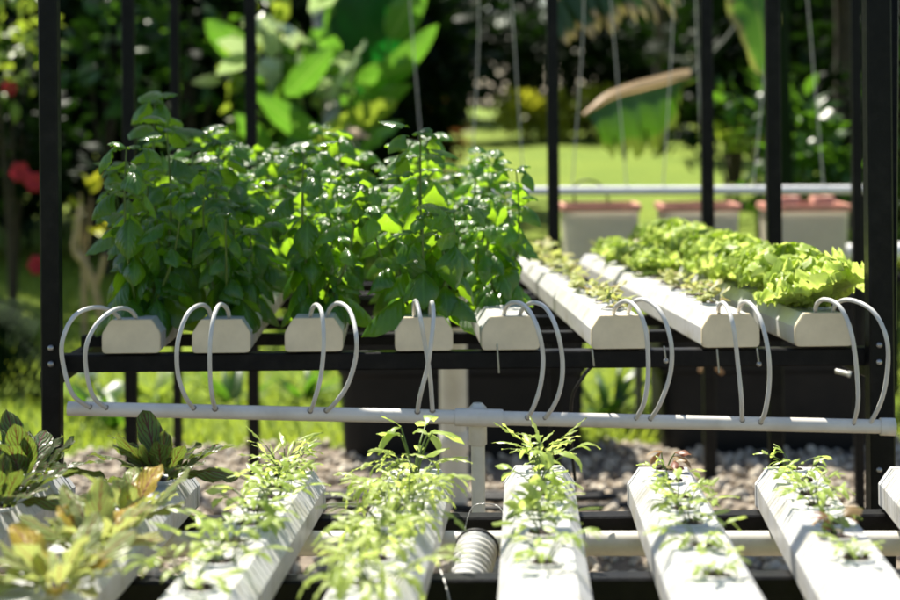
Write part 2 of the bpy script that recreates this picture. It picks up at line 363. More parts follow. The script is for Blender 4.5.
F_Z0, F_Y0, F_SL = .5935, 2.61, .0389
FR = {}
front_spec = [(40, 487, -1.50), (164.5, 485, -1.03), (290, 488, -.72), (417, 486, -.41), (539.2, 482, .05), (663, 484, .47), (791, 484, .66), (915, 484, .95)]
fnames = ['leftmost front channel', 'second front channel', 'third front channel', 'fourth front channel', 'fifth front channel', 'sixth front channel', 'seventh front channel', 'rightmost front channel']
for i, (cx, cy, sl) in enumerate(front_spec):
    a = on_plane(cx, cy, F_Z0, F_Y0, F_SL); b = on_plane(cx + sl*112, cy + 112, F_Z0, F_Y0, F_SL); a[2] -= .033; b[2] -= .033
    t, sd, u = frame_of(a, b); b = a + t*1.22
    g = thing('grow_channel', (a+b)/2, 'ribbed white plastic %s counted from the left, carrying %s' % (fnames[i], ['dark sorrel', 'yellowing sorrel', 'thin leafy seedlings', 'bushy arugula', 'mizuna and seedlings', 'a withered red seedling', 'fresh green seedlings', 'little in view'][i]), 'grow channel', 'front row of grow channels')
    part('channel_body', channel_body(a + t*.004, b, rib=.0225), M['gutter'], g)
    part('end_cap', sleeve(a, t, sd, u, 0, .016, .0012), M['gutter'], g)
    part('end_cap', sleeve(a, t, sd, u, 1.205, 1.222, .0012), M['gutter'], g)
    FR[i] = dict(a=a, t=t, sd=sd, u=u, g=g, name=fnames[i])
def ftop(i, s, off=0.): d = FR[i]; return d['a'] + d['t']*s + d['sd']*off + d['u']*(GH + .001)
rk = thing('rack', (0, 2.1, 0), 'low black steel rack carrying the front row of white channels', 'rack')
zb = lambda Y: F_Z0 - .033 - F_SL*(Y - F_Y0) - .002
for yy in (2.565, 2.18, 1.72):
    mb = MB(); mb.bar((-1.0, yy, zb(yy) - .019), (1.0, yy, zb(yy) - .019), .036, .034); part('cross_beam', mb, M['black'], rk)
for xx in (-.88, .88):
    mb = MB(); mb.bar((xx, 1.5, zb(1.5) - .055), (xx, 2.58, zb(2.58) - .055), .034, .034); part('side_rail', mb, M['black'], rk)
for xx in (-.88, .88):
    for yy in (1.55, 2.5):
        mb = MB(); mb.bar((xx, yy, 0), (xx, yy, zb(yy) - .074), .034); part('leg', mb, M['black'], rk)
# drain pipe slung under the front channels
a, b = P(-60, 543.5, 2.45), P(960, 543.5, 2.45)
dp = thing('drain_pipe', (a+b)/2, 'long cream drain pipe running crosswise under the front channels', 'pipe')
mb = MB(); mb.tube(np.linspace(a, b, 12), .017, 16); part('pipe', mb, M['pvc'], dp)
for fx in (.12, .62):
    c = a + (b-a)*fx; mb = MB(); mb.tube([c - (.02,0,0), c + (.02,0,0)], .0195, 16); part('coupling', mb, M['pvc'], dp)
# short corrugated pipe between two beams
c0, c1 = P(477, 549, 2.36), P(408, 788, 1.90)
t = nrm(c1 - c0); L = np.linalg.norm(c1 - c0); k = int(L/.0022)
pts = [c0 + t*s for s in np.linspace(0, L, k)]; rr = .0262 + .0016*np.sign(np.sin(np.linspace(0, L, k)*2*PI/.012))
hp = thing('corrugated_pipe', c0, 'short white corrugated pipe lying between two front channels', 'pipe')
mb = MB(); mb.tube(pts, rr, 24); part('pipe', mb, M['gutter'], hp)
mb = MB(); mb.lathe([(.0280,-.003),(.0292,-.003),(.0292,.002),(.0280,.002),(.0280,-.003)], c0, 24, t); mb.lathe([(.028, -.004), (.0005, -.004)], c0, 24, t); part('clamp_ring', mb, M['tub'], hp)
w = spline([P(470,543,2.34), P(465,530,2.40), P(472,508,2.54), P(484,504,2.55), P(500,508,2.54), P(508,530,2.40), P(507,548,2.34)], 6)
mb = MB(); mb.tube(w, .0007, 6); part('wire_loop', mb, M['wire'], hp)
mb = MB(); mb.tube(spline([P(443,578,2.17), P(438,566,2.18), P(444,580,2.155), P(450,604,2.10), P(455,640,2.0)], 6), .0011, 6)
solo('wire', mb, M['wire'], 'bent grey wire hanging over the nearest black beam', 'wire')

# ------------------------------------------------------------------ rear rack
R_Z = .716; RY = 3.13
rax = nrm(np.array(((390-450)/FPX - .0004, 1.0, -50/FPX)))
caps = [(131.5, 352.7), (221.5, 352.3), (314, 351), (424, 350.2), (510.5, 349.3), (620, 348.2), (730.5, 346.8), (823.5, 345.8)]
rnames = ['leftmost rear channel', 'second rear channel from the left', 'third rear channel from the left', 'fourth rear channel from the left',
          'fourth rear channel from the right', 'third rear channel from the right', 'second rear channel from the right', 'rightmost rear channel']
RR = {}
for i, (cx, cy) in enumerate(caps):
    a = P(cx, cy, RY); tx = rax.copy()
    if i == 5: tx = nrm(tx + (-.004, 0, 0))
    if i == 6: tx = nrm(tx + (-.012, 0, 0))
    t, sd, u = frame_of(a, a + tx); b = a + t*1.82
    g = thing('grow_channel', (a+b)/2, 'white plastic %s with cream end cap and two feed tubes' % rnames[i], 'grow channel', 'rear row of grow channels')
    part('channel_body', channel_body(a + t*.005, b, seam=.16), M['gutter'], g)
    mb = MB(); pr = []
    for x, z, r in [(-.0505,-.0005,.008),(-.0505,.034,.006),(-.035,.0575,.003),(.035,.0575,.003),(.0505,.034,.006),(.0505,-.0005,.008)]: pr.append((x, z, r))
    out = []
    m = len(pr)
    for k in range(m):
        p0, p1, p2 = np.array(pr[k-1][:2]), np.array(pr[k][:2]), np.array(pr[(k+1) % m][:2]); r = pr[k][2]
        d0, d2 = nrm(p0-p1), nrm(p2-p1)
        for f in np.linspace(0, 1, 4): out.append(tuple((1-f)**2*(p1+d0*r) + 2*f*(1-f)*p1 + f*f*(p1+d2*r)))
    out = out[::-1]
    mb.prism([(x*.97, .0285+(z-.0285)*.97) for x, z in out], a - t*.006, a - t*.004, sd, u, caps=True); mb.prism(out, a - t*.004, a + t*.006, sd, u)
    part('end_cap', mb, M['cap'], g)
    mb = MB(); mb.prism([(x, z) for x, z in PROF], b, b + t*.006, sd, u); part('end_cap', mb, M['gutter'], g, label='plain white far end cap')
    RR[i] = dict(a=a, t=t, sd=sd, u=u, g=g, name=rnames[i])
def rtop(i, s, off=0.): d = RR[i]; return d['a'] + d['t']*s + d['sd']*off + d['u']*(GH + .001)

rk = thing('rack', (0, 3.9, 0), 'tall black steel rack with upright posts carrying the rear channels', 'rack')
xl, xr = P(50, 300, 3.10)[0], P(882, 300, 3.10)[0]
def rbase(Y): return P(450, 350.3, RY)[2] + (Y - RY)*rax[2] - .004
for yy in (3.15, 3.46, 3.78, 4.27, 4.75):
    sh = rax[0]*(yy - 3.15); zl = P(450 + (xl)*FPX/3.15, 350.6, 3.15)[2]
    dz = -(.0083)*0
    A = P(50, 353.6, RY); B = P(880, 346.2, RY); off = (yy - RY)*rax - np.array((0, 0, .0215 if yy == 3.15 else .013))
    if yy == 3.15: mb = MB(); mb.bar(A + off + (0,0,.003), B + off + (.01,0,.003), .032, .031)
    else: mb = MB(); mb.bar(A + off + (.0,0,0), B + off + (.0,0,0), .025, .022)
    part('cross_beam', mb, M['black'], rk)
for s in (0, 1):
    A = (P(50, 353.6, RY) if s == 0 else P(880, 346.2, RY)) + np.array((-.002 if s == 0 else .0, 0, -.045)); mb = MB(); mb.bar(A, A + rax*1.75, .03, .03); part('side_rail', mb, M['black'], rk)
pposts = [(51, 3.115, .0325), (130, 4.55, .031), (774, 4.45, .035), (878.5, 3.115, .043)]
for pxx, yy, w in pposts:
    x = P(pxx, 230, yy)[0]; mb = MB(); mb.bar((x, yy, 0), (x, yy, 2.25), w, w, (0, 1, 0)); part('post', mb, M['black'], rk)
for pxx, pyy in ((51, 348), (51, 364), (879, 345), (879, 362), (879, 470)):
    mb = MB(); mb.lathe([(.0055, 0), (.0055, .003), (.0035, .0055), (.0004, .006)], P(pxx, pyy, 3.094), 10, (0, -1, 0)); part('bolt', mb, M['wire'], rk)
x0, x1 = P(50, 230, 3.115)[0], P(879, 230, 3.115)[0]
mb = MB(); mb.bar((x0-.3, 3.115, 2.27), (x1+.3, 3.115, 2.27), .036); part('top_beam', mb, M['black'], rk)
mb = MB(); mb.bar(P(871, 300, 3.16), P(862, -260, 3.40), .014); part('brace', mb, M['black'], rk)
mb = MB(); mb.bar(P(893, 330, 3.20), P(897, -260, 3.30), .012); part('brace', mb, M['black'], rk)

# trellis frame behind the rack
tr = thing('trellis_frame', (0, 5.35, 0), 'slender black upright posts of the trellis behind the basil', 'trellis')
for pxx, yy, w in [(176, 5.35, .026), (252, 5.35, .033), (553.5, 5.35, .034), (707.5, 5.35, .036), (857, 4.95, .027)]:
    x = P(pxx, 200, yy)[0]; mb = MB(); mb.bar((x, yy, 0), (x, yy, 2.6), w, w, (0, 1, 0)); part('post', mb, M['black'], tr)
mb = MB(); mb.bar((-1.6, 5.35, 2.62), (1.7, 5.35, 2.62), .035); part('top_beam', mb, M['black'], tr)
mb = MB(); mb.bar((P(856, 200, 4.95)[0], 4.90, 2.62), (P(856, 200, 4.95)[0], 5.33, 2.62), .03); part('top_beam', mb, M['black'], tr)

# feed manifold with tee and riser
mA, mB_ = P(68, 408.5, 3.05), P(884, 426.8, 3.05)
def mpipe(px): f = (px - 68)/(884 - 68); return mA + (mB_ - mA)*f
fm = thing('feed_pipe', mpipe(478), 'pale plastic supply pipe that all the feed tubes plug into', 'pipe')
mb = MB(); mb.tube(np.linspace(mA, mpipe(456), 8), .0122, 16); mb.tube(np.linspace(mpipe(502), mB_, 8), .0122, 16); part('pipe', mb, M['pvc'], fm)
mb = MB(); mb.tube([mpipe(455), mpipe(458), mpipe(500), mpipe(503)], [.0145, .0152, .0152, .0145], 18); part('tee', mb, M['pvc'], fm)
mb = MB(); e0, e1 = mpipe(880), mpipe(895); mb.tube([e0, e0*.7+e1*.3, e1*.97+e0*.03, e1], [.0148, .0152, .0152, .013], 18); part('end_cap', mb, M['pvc'], fm)
c = mpipe(478) + np.array((0, .029, 0)); mb = MB(); mb.tube([c + (0,0,.020), c + (0,0,.012), c - (0,0,.05), c - (0,0,.052)], [.008, .0155, .0155, .013], 18); mb.tube([c - (0,0,.05), (c[0], c[1], .02)], .0118, 16); part('riser', mb, M['pvc'], fm)

# feed tubes: paths measured on the photograph, each bowed towards the viewer
tubes = {
0: [[(123.5,323),(114.6,312.6),(96,306),(75,315),(62.6,340.6),(63.3,366),(72.6,394),(93.6,407)], [(140,323),(132,311.5),(117,309),(98,322),(86.6,343),(85.5,366),(93.6,396.6),(110,408)]],
1: [[(213,321),(208,309),(198,305),(185,315),(176,343),(176.7,373),(185,397),(196,409)], [(230,321),(228,309),(221,305),(215,320),(211.5,349),(211.5,378.7),(213,397),(216,409)]],
2: [[(309,321),(310.7,309),(314.7,305),(320,314.7),(322,344),(319,376),(313,400),(309,411)], [(325,320),(330.7,309),(341,304.5),(352,313),(358,336),(357,360),(348,387),(334.7,405),(324,411)]],
3: [[(415,320.7),(415,307),(418,302.5),(422,318),(426.5,344.7),(431,376.7),(433,414)], [(430,320.7),(431,307),(432.5,304),(433.5,318),(431,345),(427,371),(420.7,395),(416.7,414)]],
4: [[(503,319),(507,307),(516.7,301.5),(528.7,307),(539,326),(544.7,355),(542,384.7),(534,408),(526,418)], [(518,319),(522,308.7),(532.7,302.5),(546,308.7),(556.7,328.7),(562.5,358),(560.7,384.7),(552.7,406),(542,418.5)]],
5: [[(612,318),(616.5,307),(627.6,301),(638.7,310),(646.6,332),(649,370),(645,402),(634,420)], [(626,318),(630.8,305),(643.4,300.6),(659,313),(668.7,342),(668.7,373.4),(659,405),(648,420.5)]],
6: [[(719,316),(720,306),(725,304),(731.7,323.5),(737.5,362),(742.5,400),(742.5,422)], [(736.7,316),(741.3,305),(751,304),(762.4,319.6),(770,350),(771,381),(766,411.6),(759,423)]],
7: [[(815,316),(818,305),(827.6,299.7),(843,308),(854.4,335),(859.4,373),(859.4,404),(852.5,425)], [(831.4,316),(837,304.3),(852.5,299.7),(875.5,312),(889,339),(890,369.5),(883,400),(867.8,425.5)]]}
for i, two in tubes.items():
    for j, path in enumerate(two):
        n = len(path); Ys = np.interp(np.linspace(0, 1, n), [0, .2, .5, .85, 1], [3.175, 3.09, 2.99 - .012*j, 3.01, 3.05])
        pts = [P(x, y, yy) for (x, y), yy in zip(path, Ys)]; pts[-1][2] -= .004
        pts[0] = pts[0] - np.array((0, 0, .006))
        q = spline(pts, 7); sag = RNG.normal(size=3)*.004; q = q + np.outer(np.sin(np.linspace(0, PI, len(q))), sag)*np.array((1, .6, .4)) + RNG.normal(size=3)*.0008*np.sin(np.linspace(0, 9, len(q)))[:, None]
        mb = MB(); mb.tube(q, .0038, 10)
        ft = solo('feed_tube', mb, M['tube'], '%s of the two pale feed tubes arching from the %s' % (['left', 'right'][j], rnames[i]), 'feed tube', 'feed tubes of the rear channels')
        gq = MB(); gd = nrm(q[1] - q[0]); gq.tube([q[0] + gd*.004, q[0] + gd*.0075, q[0] + gd*.010], [.0066, .0066, .0048], 12); part('grommet', gq, M['cable'], ft)
        gq = MB(); gd = nrm(q[-2] - q[-1]); gq.tube([q[-1], q[-1] + gd*.012, q[-1] + gd*.0135], [.0058, .0054, .0042], 12); part('barb', gq, M['barb'], ft)

# cables, ties and tubs under the rear rack
mb = MB(); mb.tube(spline([P(668,363,3.2), P(643,365,3.2), P(612,363.5,3.2), P(594,365,3.18), P(580,382,3.18), P(572,399,3.2), P(571,440,3.25), P(575,480,3.3)], 6), .003, 8)
solo('power_cable', mb, M['cable'], 'thin black cable drooping behind the supply pipe', 'cable')
for (pxx, y0, y1, bead, lab) in [(498, 344, 373, 0, 'thin grey tie hanging under the beam right of the white column'), (593, 349, 366, 0, 'short grey tie under the third rear channel from the right'),
        (665, 346, 361, 1, 'tie with a white bead between the two right feed tube pairs'), (758, 348, 364, 1, 'tie hanging right of the second rear channel from the right'), (718, 349, 373, 0, 'tie hanging under the second rear channel from the right')]:
    mb = MB(); mb.tube([P(pxx-1, y0, 3.10), P(pxx, (y0+y1)/2, 3.098), P(pxx+1, y1, 3.10)], .0019, 6)
    if bead: mb.lathe([(.0003,-.005),(.004,-.003),(.005,0),(.004,.003),(.0003,.005)], P(pxx+1, y1, 3.10), 10)
    solo('cable_tie', mb, M['wire'], lab, 'tie', 'ties under the rear beam')
def tub(pa, pb, Yf, h, dep, label):
    A, B = P(pa, 400, Yf)[0], P(pb, 400, Yf)[0]; c = ((A+B)/2, Yf + dep/2, 0); o = thing('water_tub', c, label, 'water tank', 'black water tubs'); w = (B-A)/2; d = dep/2
    mb = MB(); nseg = 6; pr = []
    for cx, cy, a0 in ((1,-1,-PI/2),(1,1,0),(-1,1,PI/2),(-1,-1,PI)):
        for f in np.linspace(0, PI/2, nseg): pr.append((cx, cy, math.cos(a0+f), math.sin(a0+f)))
    n = len(pr); V = []
    lv = [(0,.92),(.05,.94),(h*.5,.96),(h*.52,.985),(h*.58,.985),(h*.60,.965),(h-.05,.985),(h-.04,1.02),(h,1.02),(h,.97),(h*.3,.93)]
    for z, k in lv: V += [(c[0] + k*((w-.06)*cx + .06*x), c[1] + k*((d-.06)*cy + .06*y), z) for cx, cy, x, y in pr]
    mb.add(V, [(i*n+j, i*n+(j+1) % n, (i+1)*n+(j+1) % n, (i+1)*n+j) for i in range(len(lv)-1) for j in range(n)], smooth=False); part('tank', mb, M['tub'], o)
    mb = MB(); mb.add([(c[0] + .96*((w-.06)*cx + .06*x), c[1] + .96*((d-.06)*cy + .06*y), h-.03) for cx, cy, x, y in pr] + [(c[0], c[1], h-.02)], [(j, (j+1) % n, n) for j in range(n)]); part('lid', mb, M['tub'], o)
tub(334, 590, 5.70, .54, .5, 'wide black water tub behind the white drain column')
tub(658, 884, 5.78, .52, .45, 'black water tub at the far right below the lettuce')
o = thing('drain_column', P(454, 505, 5.0)*np.array((1,1,0)), 'thick white vertical drain column under the rear rack', 'pipe')
x = P(454, 430, 5.0)[0]; mb = MB(); mb.tube([(x, 5.0, 0), (x, 5.0, .60)], .038, 24); part('pipe', mb, M['pvc'], o)
mb = MB(); mb.tube([(x, 5.0, .17), (x, 5.0, .172), (x, 5.0, .228), (x, 5.0, .23)], [.038, .0415, .0415, .038], 24); part('coupling', mb, M['pvc'], o)
o = thing('stake', on_ground(639, 6.3), 'pale wooden stake on the lawn seen under the rear rack', 'stake'); x = P(639, 400, 6.3)[0]
mb = MB(); mb.bar((x, 6.3, 0), (x, 6.3, .33), .028, .028, (0,1,0)); part('post', mb, M['pbark'], o)
mb = MB()
for k in range(7):
    z = .02 + .005*(k % 3); y0 = 4.55 + .10*k; mb.tube(spline([(-.55, y0, z), (-.2, y0 + .03, z), (.2, y0 - .01, z), (.46, y0 + .02, z), (.56, y0 + .07, z), (.50, y0 + .11, z)], 5), .011, 8)
solo('hose_coil', mb, M['cable'], 'dark hose laid in long loops on the gravel', 'hose')
mb = MB(); mb.tube(spline([P(700,371,5.6), P(706,366,5.58), P(716,368,5.58), P(722,373,5.6)], 5), .006, 6); solo('wire_bundle', mb, M['dry'], 'short loop of orange wire above the right black tub', 'wire')
mb = MB(); mb.tube([P(836,371,3.6), P(848,374,3.58)], .0045, 10); mb.tube([P(848,374,3.58), P(850,374.5,3.58)], .006, 10); solo('hose_connector', mb, M['rail'], 'small white hose connector under the rightmost rear channel', 'connector')

# ------------------------------------------------------------------ plants of the racks
def rand_dirs(n, zlo, zhi):
    a = RNG.uniform(0, 2*PI, n); z = RNG.uniform(zlo, zhi, n); r = np.sqrt(np.maximum(0, 1 - z*z)); return np.stack([r*np.cos(a), r*np.sin(a), z], 1)
UP = np.array((0, 0, 1.0))
def make_basil(h, nst, seed):
    global RNG
    RNG = np.random.default_rng(seed)
    st, lf = MB(), MB(); B, T, N, L, W, D, C = [], [], [], [], [], [], []
    for k in range(nst):
        a = 2*PI*k/nst + RNG.uniform(-.5, .5); lean = RNG.uniform(.06, .14) if k == 0 else RNG.uniform(.18, .44); hh = h*(1.04 if k == 0 else RNG.uniform(.55, .88))
        d = np.array((math.cos(a)*lean, math.sin(a)*lean, 1.0)); p0 = np.array((math.cos(a)*.010, math.sin(a)*.010, -.01))
        pts = np.array([p0 + d*hh*f + np.array((math.cos(a), math.sin(a), 0))*.02*math.sin(f*PI) for f in np.linspace(0, 1, 8)]); st.tube(pts, np.linspace(.0034, .0014, 8), 6)
        nn = int(hh/.036); ph = RNG.uniform(0, PI)
        for j in range(1, nn+1):
            f = j/nn; p = pts[0] + (pts[-1]-pts[0])*f; top = f > .82
            for s in (0, PI):
                b = ph + s + RNG.uniform(-.35, .35); o = np.array((math.cos(b), math.sin(b), 0)); el = RNG.uniform(-1.05, .05) + (.8 if top else 0)
                B.append(p + o*RNG.uniform(.004, .022)); T.append(o*math.cos(el) + UP*math.sin(el)); N.append(UP*math.cos(el) - o*math.sin(el))
                l = RNG.uniform(.056, .112)*(1 - .42*f**3)*(.85 if f < .2 else 1); L.append(l); W.append(l*RNG.uniform(.54, .70)); D.append(RNG.uniform(.7, 1.6) + (.5 if top else 0)); C.append(RNG.uniform(.6, 1.2))
                if RNG.uniform() < .6:
                    b2 = b + RNG.uniform(.4, 1.2)*RNG.choice([-1, 1]); o2 = np.array((math.cos(b2), math.sin(b2), 0)); q = p + o*.02 + UP*.014
                    B.append(q); e2 = RNG.uniform(-.3, .8); T.append(o2*math.cos(e2) + UP*math.sin(e2)); N.append(UP*math.cos(e2) - o2*math.sin(e2)); l = RNG.uniform(.035, .070); L.append(l); W.append(l*.6); D.append(RNG.uniform(.6, 1.6)); C.append(.5)
            ph += PI/2
        for q in range(5):
            b = RNG.uniform(0, 2*PI); o = np.array((math.cos(b), math.sin(b), 0)); el = RNG.uniform(.6, 1.2); l = RNG.uniform(.022, .042)
            B.append(pts[-1]); T.append(o*math.cos(el) + UP*math.sin(el)); N.append(UP*math.cos(el) - o*math.sin(el)); L.append(l); W.append(l*.6); D.append(RNG.uniform(1.0, 1.9)); C.append(.6)
    lf.leaves(B, np.array(T), np.array(N), L, W, D, C, 9, 8, .82, .62, pet=.12, ruf=.0018, rfreq=3.5)
    o = thing('basil_plant', (0, -30, 0), 'basil', 'basil plant', 'basil plants of the rear channels')
    part('stem', st, M['stem'], o, local=True); part('foliage', lf, M['basil'], o, local=True); return o
def make_lettuce(seed, R=.078, nl=30):
    global RNG
    RNG = np.random.default_rng(seed); lf = MB()
    el = np.linspace(.5, 1.5, nl) + RNG.uniform(-.12, .12, nl); a = np.arange(nl)*2.4 + RNG.uniform(-.3, .3, nl)
    o = np.stack([np.cos(a), np.sin(a), np.zeros(nl)], 1); T = o*np.cos(el)[:, None] + UP*np.sin(el)[:, None]; N = UP*np.cos(el)[:, None] - o*np.sin(el)[:, None]
    L = R*RNG.uniform(.95, 1.3, nl)*np.interp(el, [.2, .8, 1.4], [1., 1.1, .9]); lf.leaves(o*.006, T, N, L, L*RNG.uniform(.85, 1.15, nl), RNG.uniform(.1, .8, nl), -RNG.uniform(.1, .4, nl), 46, 18, 1.5, .45, ruf=.0075, rfreq=8.5, tip=.010, twist=RNG.uniform(-.5, .5, nl))
    g = thing('lettuce', (0, -30, 0), 'lettuce', 'lettuce', 'heads of lettuce'); part('leaves', lf, M['lettuce'], g, local=True); return g
def make_sprout(seed, mat, n=14, l0=.012, l1=.026, name='sprout', cat='sprout', h=.03, wr=.6, droop=(.2, 1.2), lobe=0., nv=4, p=.85, spread=.5, lfreq=3, gather=.008, erad=.0010):
    global RNG
    RNG = np.random.default_rng(seed); st, lf = MB(), MB(); B, T, N, L = [], [], [], []
    ns = max(3, n//3)
    for k in range(ns):
        a = RNG.uniform(0, 2*PI); r = RNG.uniform(.2, 1)*spread; hh = h*RNG.uniform(.45, 1.0); o = np.array((math.cos(a), math.sin(a), 0)); p0 = o*gather*RNG.uniform(.2, 1) - UP*.004
        pts = np.array([p0 + UP*hh*f*(1 - .3*f*r) + o*hh*r*f**1.6 for f in np.linspace(0, 1, 6)]); st.tube(pts, np.linspace(erad*1.3, erad*.7, 6), 5)
        for q in range(max(2, n//ns)):
            b = a + RNG.uniform(-1.6, 1.6) if q else a; oo = np.array((math.cos(b), math.sin(b), 0)); el = RNG.uniform(.0, .9); f = 1.0 if q < 2 else RNG.uniform(.45, 1)
            B.append(pts[int(f*5)]); T.append(oo*math.cos(el) + UP*math.sin(el)); N.append(UP*math.cos(el) - oo*math.sin(el)); L.append(RNG.uniform(l0, l1))
    n = len(B); L = np.array(L); lf.leaves(B, np.array(T), np.array(N), L, L*wr*RNG.uniform(.8, 1.2, n), RNG.uniform(*droop, n), RNG.uniform(.1, .5, n), max(nv, int(lfreq*3) if lobe else 0), 4, p, .8, pet=.15, ruf=.001, rfreq=3, lobe=lobe, lfreq=lfreq, twist=RNG.uniform(-.6, .6, n))
    g = thing(name, (0, -30, 0), 'sprout', cat); part('stem', st, M['stem'], g, local=True); part('foliage', lf, mat, g, local=True); return g
def make_sorrel(seed, mat, n=18, l0=.07, l1=.115, wr=.38):
    global RNG
    RNG = np.random.default_rng(seed); lf = MB(); a = np.arange(n)*2.4 + RNG.uniform(-.4, .4, n); el = np.interp(np.arange(n), [0, n-1], [.45, 1.4]) + RNG.uniform(-.2, .2, n)
    o = np.stack([np.cos(a), np.sin(a), np.zeros(n)], 1); T = o*np.cos(el)[:, None] + UP*np.sin(el)[:, None]; N = UP*np.cos(el)[:, None] - o*np.sin(el)[:, None]; L = RNG.uniform(l0, l1, n)
    lf.leaves(o*RNG.uniform(.004, .02, n)[:, None], T, N, L, L*wr*RNG.uniform(.8, 1.15, n), RNG.uniform(.2, 1.0, n), RNG.uniform(-.35, .35, n), 16, 8, .95, .55, pet=.24, ruf=.0026, rfreq=3.0, twist=RNG.uniform(-.5, .5, n))
    g = thing('red_veined_sorrel', (0, -30, 0), 'sorrel', 'leaf vegetable'); part('leaves', lf, mat, g, local=True); return g

basils = [make_basil(h, k, 100+i) for i, (h, k) in enumerate([(.29, 4), (.27, 4), (.30, 5), (.25, 4), (.29, 5), (.26, 3)])]
lets = [make_lettuce(200+i) for i in range(4)]
used = set()
def place(protos, k, loc, rz, sc, label, group=None, tilt=(0, 0)):
    p = protos[k % len(protos)]
    if id(p) not in used:
        used.add(id(p)); p.location = tuple(map(float, loc)); p.rotation_euler = (tilt[0], tilt[1], rz); p.scale = (sc,)*3; p['label'] = label
        if group: p['group'] = group
        return p
    return dup(p, loc, rz, sc, label, group, tilt)
def cup_on(d, o):
    part('net_cup', net_cup(o, d['u'], d['t']), M['gutter'], d['g']); part('growing_medium', medium(o, d['u']), M['media'], d['g'])
R2 = random.Random(5)
bas_spec = {0: [.14, .34, .58, .86, 1.15, 1.5], 1: [.13, .36, .62, .90, 1.2, 1.5], 2: [.17, .40, .64, .92, 1.2, 1.5], 3: [.10, .52, .76, 1.0, 1.28, 1.56], 4: [.30, .52, .74, .98, 1.25, 1.55]}
bsc = {0: [1.0, 1.16, 1.26, 1.2, 1.12, 1.2], 1: [.90, 1.12, .92, 1.1, .95, 1.15], 2: [1.02, .82, 1.08, .95, 1.12, 1.0], 3: [1.04, .98, 1.06, 1.0, 1.08, 1.0], 4: [.84, 1.0, .92, 1.0, .96, 1.0]}
k = 0
for i, ss in bas_spec.items():
    for j, s in enumerate(ss):
        o = rtop(i, s); cup_on(RR[i], o)
        pl = 'front' if j == 0 else ORD[j] + ' plant from the front'
        place(basils, k, o, R2.uniform(0, 6.28), bsc[i][j]*R2.uniform(.95, 1.05), 'basil, %s, %s' % (pl if j else 'frontmost plant', rnames[i]), 'basil plants of the rear channels'); k += 1
o = rtop(3, .035)
spr = [make_sprout(300+i, M['sprout'], 16, .012, .028, h=.03) for i in range(5)]
for i, s0, s1, n in ((5, .12, 1.78, 24), (6, .20, 1.78, 20)):
    for j in range(n):
        s = s0 + (s1 - s0)*j/(n-1); o = rtop(i, s, .012 if i == 5 else .016)
        if j % 2 == 0: cup_on(RR[i], rtop(i, s, .004))
        place(spr, j + i, o + np.array((R2.uniform(-.008, .008), R2.uniform(-.008, .008), 0)), R2.uniform(0, 6.28), R2.uniform(.8, 1.3)*(1.35 if s > 1.4 else 1), 'tiny pale sprout in the row along the %s' % rnames[i], 'sprouts along the %s' % rnames[i])
for j, s in enumerate([.10, .27, .45, .63, .82, 1.0, 1.2, 1.4, 1.6, 1.76]):
    o = rtop(7, s, .018 if j == 0 else .004); cup_on(RR[7], o)
    place(lets, j, o, R2.uniform(0, 6.28), R2.uniform(1.05, 1.24), 'frilly green lettuce, %s on %s' % ('frontmost head' if j == 0 else ORD[j] + ' head from the front', rnames[7]), 'heads of lettuce', (R2.uniform(-.15, .15), R2.uniform(-.1, .1) + (.25 if j == 0 else 0)))
for j, s in enumerate([.95, 1.15, 1.38, 1.6]):
    o = rtop(6, s, .02); place(lets, j+1, o, R2.uniform(0, 6.28), R2.uniform(.62, .75), 'smaller frilly lettuce, %s on %s' % ('nearest' if j == 0 else ORD[j] + ' nearest', rnames[6]), 'heads of lettuce')

# front row
sor = [make_sorrel(400, M['sorrel'], 22), make_sorrel(401, M['sorrel'], 24)]; ysor = [make_sorrel(412, M['ysorrel'], 26, .06, .108), make_sorrel(413, M['ysorrel'], 24, .06, .105)]
for i, s, kind, k, sc, lab in [(0, .14, 0, 1, 1.05, 'dark veined sorrel at the far end of the leftmost front channel'), (0, .30, 0, 0, .95, 'dark veined sorrel nearer on the leftmost front channel'),
        (1, .11, 0, 0, .95, 'dark green red veined sorrel at the far end of the second front channel'), (1, .40, 1, 0, .84, 'yellowing pale sorrel in the middle of the second front channel'),
        (1, .58, 1, 1, .9, 'pale yellow green sorrel nearer on the second front channel'), (1, .76, 1, 0, .85, 'nearest pale sorrel on the second front channel')]:
    o = ftop(i, s, -.016 if s < .2 else -.026); cup_on(FR[i], o); place(ysor if kind else sor, k, o, R2.uniform(0, 6.28) if (kind, k) != (0, 0) else 1.1, sc, lab, 'red veined sorrel plants')
sdl = [make_sprout(500+i, M['seedling'], 24, .014, .034, 'leafy_seedling', 'seedling', h=.05, wr=.30, droop=(.4, 1.8), spread=1.2, erad=.0008) for i in range(4)]
aru = [make_sprout(520+i, M['arugula'], 38, .024, .062, 'arugula', 'arugula', h=.05, wr=.25, droop=(.6, 2.2), lobe=.65, spread=1.1, lfreq=4, gather=.02, erad=.0009) for i in range(3)]
miz = [make_sprout(540, M['arugula'], 34, .022, .05, 'mizuna', 'mizuna', h=.055, wr=.17, droop=(.0, .9), lobe=.4, spread=.7)]
tall = [make_sprout(550, M['seedling'], 16, .03, .055, 'tall_seedling', 'seedling', h=.085, wr=.45, droop=(.5, 2.2), spread=.8, erad=.0015)]
red = [make_sprout(560+i, M['redling'], 11, .016, .032, 'red_seedling', 'seedling', h=.035, wr=.5, droop=(.3, 1.5)) for i in range(2)]
